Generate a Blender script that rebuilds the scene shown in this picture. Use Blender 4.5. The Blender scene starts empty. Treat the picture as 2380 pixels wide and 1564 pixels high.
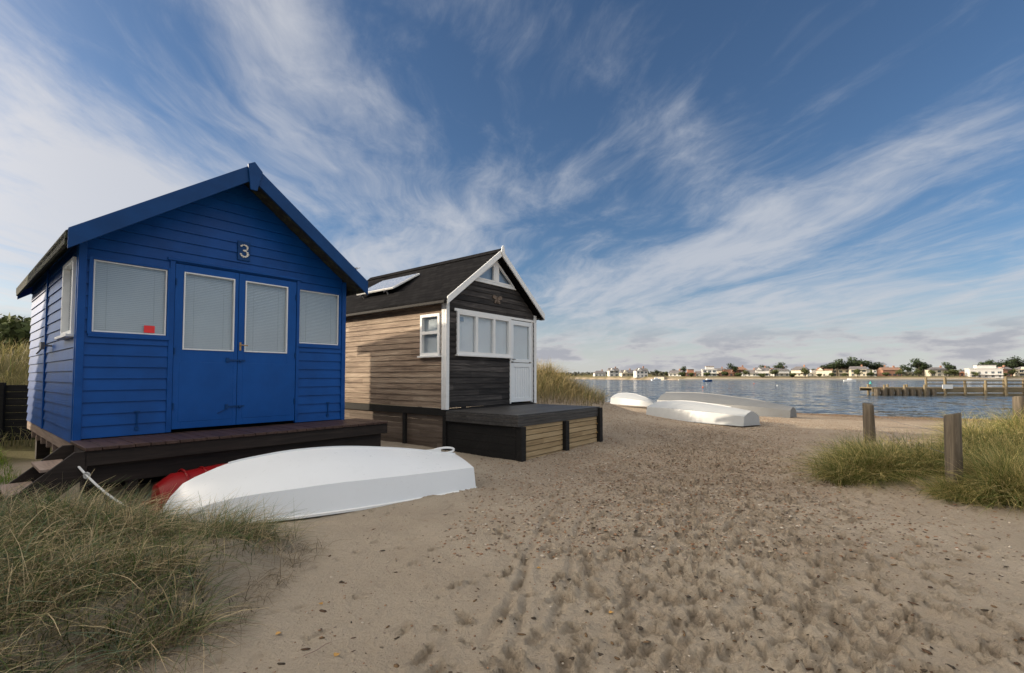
import bpy, bmesh, math, random
import numpy as np
from mathutils import Vector, Matrix
random.seed(7); rng=np.random.default_rng(7)
scene=bpy.context.scene
COL=scene.collection
H=1.48
# ------------------------------------------------------------------ node helpers
class NT:
    def __init__(s,tree): s.t=tree
    def n(s,typ,**kw):
        nd=s.t.nodes.new(typ)
        for k,v in kw.items(): setattr(nd,k,v)
        return nd
    def put(s,sock,val):
        if hasattr(val,'is_linked') or isinstance(val,bpy.types.NodeSocket): s.t.links.new(val,sock)
        else: sock.default_value=val
    def m(s,op,a,b=None,c=None,clamp=False):
        nd=s.n('ShaderNodeMath',operation=op); nd.use_clamp=clamp
        s.put(nd.inputs[0],a)
        if b is not None: s.put(nd.inputs[1],b)
        if c is not None: s.put(nd.inputs[2],c)
        return nd.outputs[0]
    def noise(s,vec,scale,detail=4,rough=.5,dist=0.0,col=False):
        nd=s.n('ShaderNodeTexNoise'); 
        if vec is not None: s.put(nd.inputs['Vector'],vec)
        nd.inputs['Scale'].default_value=scale; nd.inputs['Detail'].default_value=detail
        nd.inputs['Roughness'].default_value=rough; nd.inputs['Distortion'].default_value=dist
        return nd.outputs['Color' if col else 'Fac']
    def ramp(s,fac,stops):
        nd=s.n('ShaderNodeValToRGB'); e=nd.color_ramp.elements
        while len(e)>1: e.remove(e[-1])
        e[0].position=stops[0][0]; e[0].color=(*stops[0][1],1)
        for p,c in stops[1:]:
            q=e.new(p); q.color=(*c,1)
        s.put(nd.inputs[0],fac); return nd.outputs[0]
    def sstep(s,v,a,b):
        nd=s.n('ShaderNodeMapRange',interpolation_type='SMOOTHSTEP')
        s.put(nd.inputs[0],v); nd.inputs[1].default_value=a; nd.inputs[2].default_value=b
        return nd.outputs[0]
    def mix(s,f,a,b,mode='MIX'):
        nd=s.n('ShaderNodeMix',data_type='RGBA',blend_type=mode)
        s.put(nd.inputs[0],f)
        for i,v in ((6,a),(7,b)):
            if isinstance(v,tuple) and len(v)==3: v=(*v,1)
            s.put(nd.inputs[i],v)
        return nd.outputs[2]
    def vm(s,op,a,b=None,scale=None):
        nd=s.n('ShaderNodeVectorMath',operation=op); s.put(nd.inputs[0],a)
        if b is not None: s.put(nd.inputs[1],b)
        if scale is not None: s.put(nd.inputs['Scale'],scale)
        return nd.outputs[0]
    def dot(s,a,b):
        nd=s.n('ShaderNodeVectorMath',operation='DOT_PRODUCT'); s.put(nd.inputs[0],a); s.put(nd.inputs[1],b); return nd.outputs['Value']
    def mapping(s,vec,scale=(1,1,1),rot=(0,0,0),loc=(0,0,0)):
        nd=s.n('ShaderNodeMapping'); s.put(nd.inputs[0],vec)
        nd.inputs['Scale'].default_value=scale; nd.inputs['Rotation'].default_value=rot; nd.inputs['Location'].default_value=loc
        return nd.outputs[0]
    def bump(s,h,strength=.3,dist=.01,normal=None):
        nd=s.n('ShaderNodeBump'); s.put(nd.inputs['Height'],h)
        nd.inputs['Strength'].default_value=strength; nd.inputs['Distance'].default_value=dist
        if normal is not None: s.put(nd.inputs['Normal'],normal)
        return nd.outputs[0]
def mat(name):
    m=bpy.data.materials.new(name); m.use_nodes=True
    t=NT(m.node_tree); b=m.node_tree.nodes['Principled BSDF']
    return m,t,b
def objc(t): return t.n('ShaderNodeTexCoord').outputs['Object']
def paint(name,col,rough=.45,var=.25,grain=(1,1,1),dirt=.0,bump=.15,spec=.5):
    m,t,b=mat(name); oc=objc(t)
    n1=t.noise(oc,2.3,4,.6); n2=t.noise(t.mapping(oc,grain),18,4,.65)
    dark=tuple(c*(1-var) for c in col); lite=tuple(min(1,c*(1+var)+.002) for c in col)
    c=t.ramp(n1,[(.25,dark),(.75,lite)])
    c=t.mix(t.m('MULTIPLY',t.sstep(n2,.5,.8),.35),c,dark)
    if dirt>0:
        n3=t.noise(oc,5,6,.7); c=t.mix(t.m('MULTIPLY',t.sstep(n3,.52,.75),dirt),c,(.16,.13,.09))
    t.put(b.inputs['Base Color'],c)
    t.put(b.inputs['Roughness'],t.m('ADD',rough-.1,t.m('MULTIPLY',n2,.22)))
    b.inputs['Specular IOR Level'].default_value=spec
    if bump>0: t.put(b.inputs['Normal'],t.bump(n2,bump,.004))
    return m
def wood(name,cols,axis=0,rough=.75,bump=.5,board=None,boff=0.0,lo=.3,bv=.2):
    m,t,b=mat(name); oc=objc(t)
    sc=[26,26,26]; sc[axis]=1.6
    g=t.noise(t.mapping(oc,tuple(sc)),1,6,.65,.6)
    sc2=[3,3,3]; sc2[axis]=.7
    g2=t.noise(t.mapping(oc,tuple(sc2)),1,3,.6)
    f=t.m('ADD',t.m('MULTIPLY',g,.75),t.m('MULTIPLY',g2,.35))
    if board:
        sx=t.n('ShaderNodeSeparateXYZ'); t.put(sx.inputs[0],oc)
        idz=t.m('FLOOR',t.m('DIVIDE',t.m('ADD',sx.outputs[2],10+boff),board))
        ida=t.m('FLOOR',t.m('ADD',t.m('DIVIDE',sx.outputs[axis],2.1),t.m('MULTIPLY',idz,.37)))
        wn=t.n('ShaderNodeTexWhiteNoise',noise_dimensions='2D')
        cb=t.n('ShaderNodeCombineXYZ'); t.put(cb.inputs[0],idz); t.put(cb.inputs[1],ida)
        t.put(wn.inputs['Vector'],cb.outputs[0])
        f=t.m('ADD',f,t.m('MULTIPLY',t.m('SUBTRACT',wn.outputs['Value'],.5),bv))
    k=len(cols); c=t.ramp(f,[(lo+.5*i/(k-1),cols[i]) for i in range(k)])
    t.put(b.inputs['Base Color'],c); b.inputs['Roughness'].default_value=rough
    b.inputs['Specular IOR Level'].default_value=.3
    t.put(b.inputs['Normal'],t.bump(g,bump,.006)); return m
def glass(name,tint=(.985,.99,1)):
    m=bpy.data.materials.new(name); m.use_nodes=True; t=NT(m.node_tree); m.node_tree.nodes.clear()
    o=t.n('ShaderNodeOutputMaterial'); tr=t.n('ShaderNodeBsdfTransparent'); tr.inputs[0].default_value=(*tint,1)
    gl=t.n('ShaderNodeBsdfGlossy'); gl.inputs['Roughness'].default_value=.02; gl.inputs['Color'].default_value=(1,1,1,1)
    lw=t.n('ShaderNodeLayerWeight'); fac=t.m('ADD',.055,t.m('MULTIPLY',t.m('POWER',lw.outputs['Facing'],4.0),.75),clamp=True)
    mx=t.n('ShaderNodeMixShader'); t.put(mx.inputs[0],fac); t.put(mx.inputs[1],tr.outputs[0]); t.put(mx.inputs[2],gl.outputs[0])
    t.put(o.inputs[0],mx.outputs[0]); return m
def attrmat(name,rough=.6,trans=.25):
    m,t,b=mat(name); a=t.n('ShaderNodeVertexColor'); a.layer_name='Col'
    t.put(b.inputs['Base Color'],a.outputs[0]); b.inputs['Roughness'].default_value=rough
    b.inputs['Specular IOR Level'].default_value=.25
    if trans>0:
        o=[n for n in m.node_tree.nodes if n.type=='OUTPUT_MATERIAL'][0]
        tl=t.n('ShaderNodeBsdfTranslucent'); t.put(tl.inputs[0],a.outputs[0]); mx=t.n('ShaderNodeMixShader'); mx.inputs[0].default_value=trans
        t.put(mx.inputs[1],b.outputs[0]); t.put(mx.inputs[2],tl.outputs[0]); t.put(o.inputs[0],mx.outputs[0])
    return m
# ------------------------------------------------------------------ materials
BLUE=paint('blue_paint',(.0004,.062,.265),.42,.22,(.15,1,6),bump=.25,spec=.25)
BLUED=paint('blue_door_paint',(.0004,.068,.285),.40,.15,(6,1,.15),bump=.2,spec=.25)
NAVY=paint('dark_blue_paint',(.0004,.042,.160),.45,.2,(.3,1,3),bump=.2,spec=.25)
WHITE=paint('white_paint',(.76,.77,.76),.45,.04,(1,1,1),dirt=.12,bump=.1)
WHITED=paint('white_door_paint',(.72,.76,.78),.4,.04,(6,1,.3),dirt=.08,bump=.1)
METAL=paint('dull_metal',(.09,.09,.10),.4,.3,bump=.1)
BRASS=paint('brass',(.45,.28,.10),.35,.2)
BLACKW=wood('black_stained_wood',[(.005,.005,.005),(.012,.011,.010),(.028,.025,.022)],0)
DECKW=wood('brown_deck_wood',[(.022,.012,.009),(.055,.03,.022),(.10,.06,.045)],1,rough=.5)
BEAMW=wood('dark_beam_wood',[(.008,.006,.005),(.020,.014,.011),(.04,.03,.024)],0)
STEPW=wood('worn_step_wood',[(.12,.085,.065),(.26,.19,.15),(.38,.3,.24)],1)
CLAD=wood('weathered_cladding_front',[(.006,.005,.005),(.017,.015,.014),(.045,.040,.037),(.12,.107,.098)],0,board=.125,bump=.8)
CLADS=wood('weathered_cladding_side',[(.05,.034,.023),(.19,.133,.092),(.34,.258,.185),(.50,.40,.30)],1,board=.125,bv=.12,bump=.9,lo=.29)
GREYD=wood('grey_deck_wood',[(.025,.024,.023),(.055,.052,.049),(.11,.105,.10)],0,rough=.5)
PANELW=wood('pine_panel_wood',[(.18,.12,.06),(.36,.26,.14),(.52,.40,.24)],0,board=.1)
SKIRTW=wood('brown_skirt_wood',[(.06,.045,.033),(.14,.105,.08),(.24,.19,.15)],1,board=.12)
POSTW=wood('grey_post_wood',[(.035,.028,.019),(.11,.09,.064),(.23,.19,.14)],2,bump=1)
JETW=wood('jetty_wood',[(.08,.062,.036),(.20,.16,.095),(.36,.29,.185)],0)
GLASS=glass('window_glass')
BLIND=paint('blind_slats',(.40,.47,.51),.6,.04,(1,1,1),bump=0)
BLINDW=paint('pale_blind_slats',(.64,.70,.73),.6,.04,(1,1,1),bump=0)
DARKIN=paint('dark_interior',(.02,.022,.025),.9,.2)
HULL=paint('white_gelcoat',(.72,.745,.76),.3,.02,(1,1,1),dirt=.04,bump=0)
HULLF=paint('dulled_white_gelcoat',(.38,.40,.41),.4,.05,(1,1,1),dirt=.12,bump=0)
HULLG=paint('grey_gelcoat',(.15,.157,.16),.45,.08,(1,1,1),dirt=.25,bump=0)
REDP=paint('red_plastic',(.24,.003,.005),.4,.2,spec=.3)
REDS=paint('red_sticker',(.80,.03,.03),.5,.05)
PATCH=paint('grey_blue_patch',(.20,.28,.38),.4,.12)
ROPE=paint('white_rope',(.7,.7,.68),.8,.1,bump=.4)
SHELL=paint('shells',(.74,.71,.64),.6,.08,bump=0)
def mk_roof():
    m,t,b=mat('dark_roof_shingles'); oc=objc(t)
    br=t.n('ShaderNodeTexBrick'); t.put(br.inputs['Vector'],t.mapping(oc,(1,1,1),(0,0,math.pi/2)))
    br.inputs['Scale'].default_value=1; br.inputs['Brick Width'].default_value=.24; br.inputs['Row Height'].default_value=.12
    br.inputs['Mortar Size'].default_value=.008
    br.inputs['Color1'].default_value=(.006,.006,.007,1); br.inputs['Color2'].default_value=(.014,.014,.015,1); br.inputs['Mortar'].default_value=(.002,.002,.002,1)
    n=t.noise(oc,60,4,.7); c=t.mix(t.m('MULTIPLY',n,.3),br.outputs[0],(.02,.02,.021))
    t.put(b.inputs['Base Color'],c); b.inputs['Roughness'].default_value=1; b.inputs['Specular IOR Level'].default_value=.05
    t.put(b.inputs['Normal'],t.bump(t.m('SUBTRACT',n,t.m('MULTIPLY',br.outputs['Fac'],2)),.5,.01)); return m
ROOF=mk_roof()
def mk_felt():
    m,t,b=mat('mossy_roof_felt'); oc=objc(t)
    n=t.noise(oc,9,8,.75); c=t.ramp(n,[(.3,(.012,.013,.012)),(.5,(.035,.036,.03)),(.62,(.07,.08,.03)),(.75,(.15,.13,.09))])
    t.put(b.inputs['Base Color'],c); b.inputs['Roughness'].default_value=.95
    t.put(b.inputs['Normal'],t.bump(n,1,.03)); return m
FELT=mk_felt()
def mk_solar():
    m,t,b=mat('solar_cells'); oc=objc(t)
    br=t.n('ShaderNodeTexBrick'); br.offset=0; t.put(br.inputs['Vector'],oc); br.inputs['Scale'].default_value=1
    br.inputs['Brick Width'].default_value=.13; br.inputs['Row Height'].default_value=.13; br.inputs['Mortar Size'].default_value=.005
    br.inputs['Color1'].default_value=(.16,.20,.28,1); br.inputs['Color2'].default_value=(.18,.22,.30,1); br.inputs['Mortar'].default_value=(.6,.62,.65,1)
    t.put(b.inputs['Base Color'],br.outputs[0]); b.inputs['Roughness'].default_value=.25; return m
SOLAR=mk_solar()
# ------------------------------------------------------------------ mesh builder
OFF={}
class MB:
    def __init__(s): s.v=[];s.f=[];s.m=[];s.g=[]
    def add(s,vs,fs,mi=0):
        s.g.append((len(s.v),len(s.f)))
        b=len(s.v); s.v+= [tuple(p) for p in vs]; s.f+=[tuple(i+b for i in f) for f in fs]; s.m+=[mi]*len(fs)
    def hexa(s,p,mi=0): s.add(p,[(0,3,2,1),(4,5,6,7),(0,1,5,4),(1,2,6,5),(2,3,7,6),(3,0,4,7)],mi)
    def box(s,x0,x1,y0,y1,z0,z1,mi=0,mf=None):
        p=[(x0,y0,z0),(x1,y0,z0),(x1,y1,z0),(x0,y1,z0),(x0,y0,z1),(x1,y0,z1),(x1,y1,z1),(x0,y1,z1)]
        if mf: p=[mf(*q) for q in p]
        s.hexa(p,mi)
    def quad(s,x0,x1,y,z0,z1,mf=None):
        p=[(x0,y,z0),(x1,y,z0),(x1,y,z1),(x0,y,z1)]
        if mf: p=[mf(*q) for q in p]
        s.add(p,[(0,1,2,3)])
    def prism(s,poly,y0,y1,mi=0,mf=None):
        n=len(poly); p=[(a,y0,b) for a,b in poly]+[(a,y1,b) for a,b in poly]
        if mf: p=[mf(*q) for q in p]
        s.add(p,[tuple(range(n)),tuple(range(2*n-1,n-1,-1))]+[(i,(i+1)%n,n+(i+1)%n,n+i) for i in range(n)],mi)
    def cyl(s,p0,p1,r0,r1=None,n=10,mi=0,jit=0):
        r1=r0 if r1 is None else r1; p0=Vector(p0);p1=Vector(p1); d=(p1-p0).normalized()
        a=d.orthogonal().normalized(); b=d.cross(a); vs=[]
        for p,r in ((p0,r0),(p1,r1)):
            for i in range(n):
                t=2*math.pi*i/n; vs.append(p+(a*math.cos(t)+b*math.sin(t))*r)
        s.add(vs,[(i,(i+1)%n,n+(i+1)%n,n+i) for i in range(n)]+[tuple(range(n-1,-1,-1)),tuple(range(n,2*n))],mi)
    def tube(s,pts,r,n=6,mi=0):
        for a,b in zip(pts[:-1],pts[1:]): s.cyl(a,b,r,r,n,mi)
    def ball(s,c,r,mi=0,sc=(1,1,1)):
        bm=bmesh.new(); bmesh.ops.create_icosphere(bm,subdivisions=1,radius=1)
        vs=[(c[0]+q.co.x*r*sc[0],c[1]+q.co.y*r*sc[1],c[2]+q.co.z*r*sc[2]) for q in bm.verts]
        s.add(vs,[tuple(q.index for q in f.verts) for f in bm.faces],mi); bm.free()
    def objs(s,name,mats,parent=None,**kw):
        G=s.g+[(len(s.v),len(s.f))]; r=[]
        for (v0,f0),(v1,f1) in zip(G[:-1],G[1:]):
            q=MB(); q.v=s.v[v0:v1]; q.f=[tuple(i-v0 for i in f) for f in s.f[f0:f1]]; q.m=s.m[f0:f1]; r.append(q.obj(name,mats,parent,**kw))
        return r
    def obj(s,name,mats,parent=None,bevel=0,smooth=False,label=None,sharp=35):
        if not isinstance(mats,(list,tuple)): mats=[mats]
        v=np.array(s.v,float); c=(v.min(0)+v.max(0))/2
        if parent is None: c=c*0
        me=bpy.data.meshes.new(name); me.from_pydata([tuple(q) for q in (v-c)],[],s.f)
        for q in mats: me.materials.append(q)
        me.polygons.foreach_set('material_index',s.m)
        bm=bmesh.new(); bm.from_mesh(me); bmesh.ops.recalc_face_normals(bm,faces=bm.faces); bm.to_mesh(me); bm.free()
        if smooth:
            me.polygons.foreach_set('use_smooth',[True]*len(me.polygons)); me.set_sharp_from_angle(angle=math.radians(sharp))
        o=bpy.data.objects.new(name,me); COL.objects.link(o)
        if parent is not None:
            o.parent=parent; po=OFF.get(parent.name,Vector((0,0,0))); o.location=Vector(c)-po
        OFF[o.name]=Vector(c)
        if bevel:
            bv=o.modifiers.new('Bevel','BEVEL'); bv.width=bevel; bv.segments=2; bv.limit_method='ANGLE'
        if label: o['label']=label
        return o
def thing(name,label,cat,loc=(0,0,0),rz=0,group=None):
    e=bpy.data.objects.new(name,None); COL.objects.link(e); e.location=loc; e.rotation_euler=(0,0,rz); e.empty_display_size=.3
    e['label']=label; e['category']=cat
    if group: e['group']=group
    OFF[e.name]=Vector((0,0,0)); return e
def tag(o,label,cat,group=None):
    o['label']=label;o['category']=cat
    if group:o['group']=group
    return o
# ------------------------------------------------------------------ terrain
def sst(x): x=np.clip(x,0,1); return x*x*(3-2*x)
_tabs={}
def vn(x,y,seed):
    if seed not in _tabs: _tabs[seed]=np.random.default_rng(seed).random((256,256))
    T=_tabs[seed]; xi=np.floor(x).astype(int); yi=np.floor(y).astype(int); fx=x-xi; fy=y-yi
    fx=fx*fx*(3-2*fx); fy=fy*fy*(3-2*fy); a=xi%256;b=yi%256;a1=(xi+1)%256;b1=(yi+1)%256
    return (T[a,b]*(1-fx)+T[a1,b]*fx)*(1-fy)+(T[a,b1]*(1-fx)+T[a1,b1]*fx)*fy-.5
def fbm(x,y,s,o=4): 
    r=0;a=1
    for i in range(o): r=r+a*vn(x*2**i+i*7.3,y*2**i+i*3.1,s+i); a*=.5
    return r
def gauss(x,y,cx,cy,sx,sy,rot=0):
    c,s=math.cos(rot),math.sin(rot); dx=x-cx;dy=y-cy
    return np.exp(-((c*dx+s*dy)/sx)**2-((-s*dx+c*dy)/sy)**2)
def shoreY(x): return np.interp(x,[-80,-10,8,15,18.9,40,200,1000],[148,57,34,25,22.4,14,-30,-300])
def farY(x): return 235+np.maximum(0,90-x)*2.0
DUNE=(.75,16.7,2.5,3.0)
def gh(x,y):
    x=np.asarray(x,float);y=np.asarray(y,float)
    d=(shoreY(x)-y)*.72+.5*fbm(x*.25,y*.25,31,2)
    z=np.where(d>0,-.45+.45*sst(d/13),-.45+np.maximum(d*.07,-2))
    w=(x+5.22)*-.775+(y-5.58)*.632
    z=z+2.35*sst((w-7)/7)*sst((-2-x)/5)*sst(d/6)*(1+.25*fbm(x*.3,y*.3,11,3))
    z=z+7.0*sst((-14.5-x)/5)*sst((10.0-y)/2.5)*(1+.15*fbm(x*.2,y*.2,14,3))  # unseen hill added left of view, shaped to keep the foreground sand shaded
    z=z+1.60*gauss(x,y,*DUNE)*(1+.2*fbm(x*.8,y*.8,12,3))
    z=z+.50*gauss(x,y,8.2,7.6,2.1,1.9)+.16*gauss(x,y,5.6,6.2,.9,.9)
    eb=x+1.88+.12*np.sin(y*3.1)-.25*fbm(y*2,y*0+3,66,2)+.30*sst((2.7-y)/.6)
    z=z+(.25*sst((-eb)/.45)+.14*sst((-eb-.3)/1.2))*sst((4.6-y)/1.1)*sst((y-.6)/1.2)*sst((x+6.5)/2.0)
    z=z+.07*fbm(x*.35,y*.35,21,3)*sst(d/4)
    z=np.where(y>farY(x)-2,np.maximum(z,-.6+2.2*sst((y-farY(x))/14)+3*sst((y-farY(x)-60)/200)),z)
    return z
def ghs(x,y): return float(gh(np.array([x]),np.array([y]))[0])
def graded():
    xs=list(np.arange(-4,6.4,.018)); 
    d=.022;x=xs[-1]
    while x<3500: d=min(d*1.09,400); x+=d; xs.append(x)
    d=.022;x=xs[0];l=[]
    while x>-3500: d=min(d*1.09,400); x-=d; l.append(x)
    xs=l[::-1]+xs
    ys=[1.6];
    while ys[-1]<30: ys.append(ys[-1]+max(.011,.0050*ys[-1]))
    while ys[-1]<3500:
        y=ys[-1]; st=y*.03 if not(215<y<300) else 4; ys.append(y+min(st,300))
    d=.03;y=1.6;l=[]
    while y>-400: d*=1.15;y-=d;l.append(y)
    return np.array(xs),np.array(l[::-1]+ys)
XS,YS=graded()
GX,GY=np.meshgrid(XS,YS)
GZ=gh(GX,GY)
def pathc(y): return np.interp(y,[1.5,2.3,5,9,14],[1.15,1.35,2.1,3.9,6.2])
def pathw(y): return np.interp(y,[1.5,2.3,5,9,14],[1.05,1.2,1.2,1.35,1.5])
near=sst((18-GY)/8)*sst((GX+6)/2)
tr=.24+.76*np.exp(-((GX-pathc(GY))/(1.6*pathw(GY)))**2)
n_a=fbm(GX*5.2,GY*5.2,41,4); n_b=fbm(GX*14,GY*14,51,3)
Zr=near*(tr*(.030*n_a+.048*np.abs(n_b)-.009)+.012*fbm(GX*2,GY*2,45,3)+.004*fbm(GX*9,GY*9,47,3))
SD=GZ*0
def stamp(cx,cy,ang,L,W,dep,rim=.65):
    R=L*2.2; i0,i1=np.searchsorted(XS,[cx-R,cx+R]); j0,j1=np.searchsorted(YS,[cy-R,cy+R])
    if i1-i0<2 or j1-j0<2: return
    X=GX[j0:j1,i0:i1]-cx;Y=GY[j0:j1,i0:i1]-cy;c,s=math.cos(ang),math.sin(ang)
    u=(c*X+s*Y)/L;v=(-s*X+c*Y)/W; r=np.sqrt(u*u+v*v)*(1+.55*vn(X*30+cx*9,Y*30+cy*9,77))
    pit=1-sst((r-.76)/.16)
    cur=SD[j0:j1,i0:i1]
    SD[j0:j1,i0:i1]=cur*(1-.8*pit)-dep*pit*(1+.4*u)+rim*dep*np.exp(-((r-1.08)/.12)**2)
for k in range(2500):
    y=1.7+11*random.random()**1.5; x=pathc(y)+random.gauss(0,.72)*pathw(y)
    if random.random()<.5: stamp(x,y,math.radians(random.gauss(65,30)),random.uniform(.07,.115),random.uniform(.032,.046),random.uniform(.018,.038))
    else: stamp(x,y,random.random()*3.1,random.uniform(.018,.045),random.uniform(.016,.034),random.uniform(.012,.030))
for k in range(460):
    y=random.uniform(1.9,8); x=random.uniform(-1.8,5.0)
    stamp(x,y,random.random()*3.1,random.uniform(.02,.08),random.uniform(.015,.035),random.uniform(.006,.020))
SD*=sst((6.4-GX)/1.0)
for (x0,y0,x1,y1) in ((-.25,2.4,.75,6.2),(.05,2.3,1.1,6.0),(-.1,2.1,.2,4.4)):
    dx,dy=x1-x0,y1-y0;L=math.hypot(dx,dy)
    u=((GX-x0)*dx+(GY-y0)*dy)/L; v=((GX-x0)*-dy+(GY-y0)*dx)/L+.05*np.sin(u*2)+.02*n_a
    SD+=(-.020*np.exp(-(v/.025)**2)+.013*np.exp(-((np.abs(v)-.06)/.025)**2))*sst(u/.5)*sst((L-u)/1)*(.7+.8*n_a)
GZ=GZ+Zr+SD
def veg(x,y):
    w=(x+5.22)*-.775+(y-5.58)*.632
    a=sst((w-3.6)/1.2)*sst((-4-x)/2)
    a=np.maximum(a,sst((gauss(x,y,*DUNE)-.33)/.3))
    a=np.maximum(a,sst((farY(x)-0<y).astype(float)*(y-farY(x)-6)/6))
    return a
def build_ground():
    ny,nx=GX.shape; co=np.stack([GX,GY,GZ],-1).reshape(-1,3).astype(np.float32)
    idx=np.arange(ny*nx).reshape(ny,nx); f=np.stack([idx[:-1,:-1],idx[:-1,1:],idx[1:,1:],idx[1:,:-1]],-1).reshape(-1,4)
    me=bpy.data.meshes.new('ground'); me.vertices.add(len(co)); me.vertices.foreach_set('co',co.ravel())
    me.loops.add(f.size); me.loops.foreach_set('vertex_index',f.ravel().astype(np.int32))
    me.polygons.add(len(f)); me.polygons.foreach_set('loop_start',np.arange(0,f.size,4,dtype=np.int32))
    me.update(calc_edges=True); me.polygons.foreach_set('use_smooth',np.ones(len(f),bool))
    a=me.attributes.new('veg','FLOAT','POINT'); a.data.foreach_set('value',veg(GX,GY).ravel().astype(np.float32))
    a=me.attributes.new('pit_shade','FLOAT','POINT'); a.data.foreach_set('value',np.clip(-(SD+.4*near*tr*.045*n_a)/.035,0,1).ravel().astype(np.float32))
    m,t,b=mat('sand'); g=t.n('ShaderNodeNewGeometry').outputs['Position']
    sp=t.n('ShaderNodeSeparateXYZ'); t.put(sp.inputs[0],g); y=sp.outputs[1]; z=sp.outputs[2]
    n1=t.noise(g,.9,6,.6); n2=t.noise(g,45,5,.7); n3=t.noise(g,330,2,.5)
    c=t.ramp(n1,[(.3,(.40,.335,.255)),(.7,(.52,.445,.345))])
    shd=t.n('ShaderNodeAttribute'); shd.attribute_name='pit_shade'
    c=t.mix(t.m('MULTIPLY',shd.outputs['Fac'],.55),c,(.22,.17,.12))  # soft shade painted into the sand colour inside footprint pits and hollows
    c=t.mix(t.m('MULTIPLY',t.sstep(n2,.5,.75),.35),c,(.27,.215,.155))
    c=t.mix(t.m('MULTIPLY',t.sstep(n3,.55,.8),.4),c,(.12,.09,.065))
    v2=t.n('ShaderNodeTexVoronoi'); t.put(v2.inputs['Vector'],t.mapping(g,(1,1.6,1))); v2.inputs['Scale'].default_value=19
    s2=t.n('ShaderNodeSeparateColor'); t.put(s2.inputs[0],v2.outputs['Color'])
    deb=t.m('MULTIPLY',t.sstep(s2.outputs[0],.76,.82),t.m('SUBTRACT',1,t.sstep(v2.outputs['Distance'],.06,.15)))
    c=t.mix(t.m('MULTIPLY',deb,.8),c,(.095,.066,.042))
    pm=t.m('MULTIPLY',t.m('MULTIPLY',t.sstep(y,3.4,7.5),t.sstep(sp.outputs[0],-1.5,1.0)),t.sstep(t.noise(g,.8,4,.6),.22,.48))
    vo=t.n('ShaderNodeTexVoronoi'); t.put(vo.inputs['Vector'],g); vo.inputs['Scale'].default_value=28
    vc=t.n('ShaderNodeSeparateColor'); t.put(vc.inputs[0],vo.outputs['Color'])
    pc=t.ramp(vc.outputs[0],[(0,(.10,.065,.045)),(.35,(.24,.15,.09)),(.6,(.36,.28,.2)),(.85,(.18,.145,.11)),(1,(.48,.43,.36))])
    sel=t.m('MULTIPLY',pm,t.m('MULTIPLY',t.sstep(vc.outputs[1],.35,.5),t.sstep(t.m('SUBTRACT',.5,vo.outputs['Distance']),.02,.15)))
    c=t.mix(t.m('MULTIPLY',sel,.9),c,pc); c=t.mix(t.m('MULTIPLY',pm,.3),c,(.26,.18,.115))
    wet=t.m('SUBTRACT',1,t.sstep(z,-.44,-.30)); c=t.mix(t.m('MULTIPLY',wet,.6),c,(.11,.08,.055))
    at=t.n('ShaderNodeAttribute'); at.attribute_name='veg'
    c=t.mix(at.outputs['Fac'],c,t.ramp(n2,[(.3,(.07,.065,.025)),(.7,(.20,.17,.07))]))
    t.put(b.inputs['Base Color'],c); b.inputs['Roughness'].default_value=.95; b.inputs['Specular IOR Level'].default_value=.15
    h=t.m('ADD',t.m('MULTIPLY',n2,1.6),t.m('ADD',t.m('MULTIPLY',n3,.4),t.m('MULTIPLY',sel,.9)))
    t.put(b.inputs['Normal'],t.bump(h,1,.022))
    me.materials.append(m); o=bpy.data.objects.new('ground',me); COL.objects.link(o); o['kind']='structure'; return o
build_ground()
def build_water():
    me=bpy.data.meshes.new('water'); me.from_pydata([(-3500,-400,-.45),(3500,-400,-.45),(3500,3500,-.45),(-3500,3500,-.45)],[],[(0,1,2,3)])
    m,t,b=mat('sea_water'); g=t.n('ShaderNodeNewGeometry').outputs['Position']
    na=t.noise(t.mapping(g,(1.3,2.6,1),(0,0,.25)),1.0,5,.65,.4,True); nb=t.noise(t.mapping(g,(.30,.8,1),(0,0,.3)),1.0,3,.6,.3,True); n2=t.noise(g,.12,3,.6)
    v=t.vm('ADD',t.vm('SCALE',t.vm('SUBTRACT',na,(.5,.5,.5)),scale=1.45),t.vm('SCALE',t.vm('SUBTRACT',nb,(.5,.5,.5)),scale=1.1))
    v=t.vm('MULTIPLY',v,(.75,1.0,0.0)); v=t.vm('NORMALIZE',t.vm('ADD',v,(0,-.07,1)))
    t.put(b.inputs['Base Color'],t.ramp(n2,[(.3,(.04,.056,.070)),(.7,(.062,.080,.095))]))
    b.inputs['Roughness'].default_value=.08; b.inputs['IOR'].default_value=1.333
    t.put(b.inputs['Normal'],v); me.materials.append(m)
    o=bpy.data.objects.new('water',me); COL.objects.link(o); o['kind']='structure'
build_water()
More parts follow.
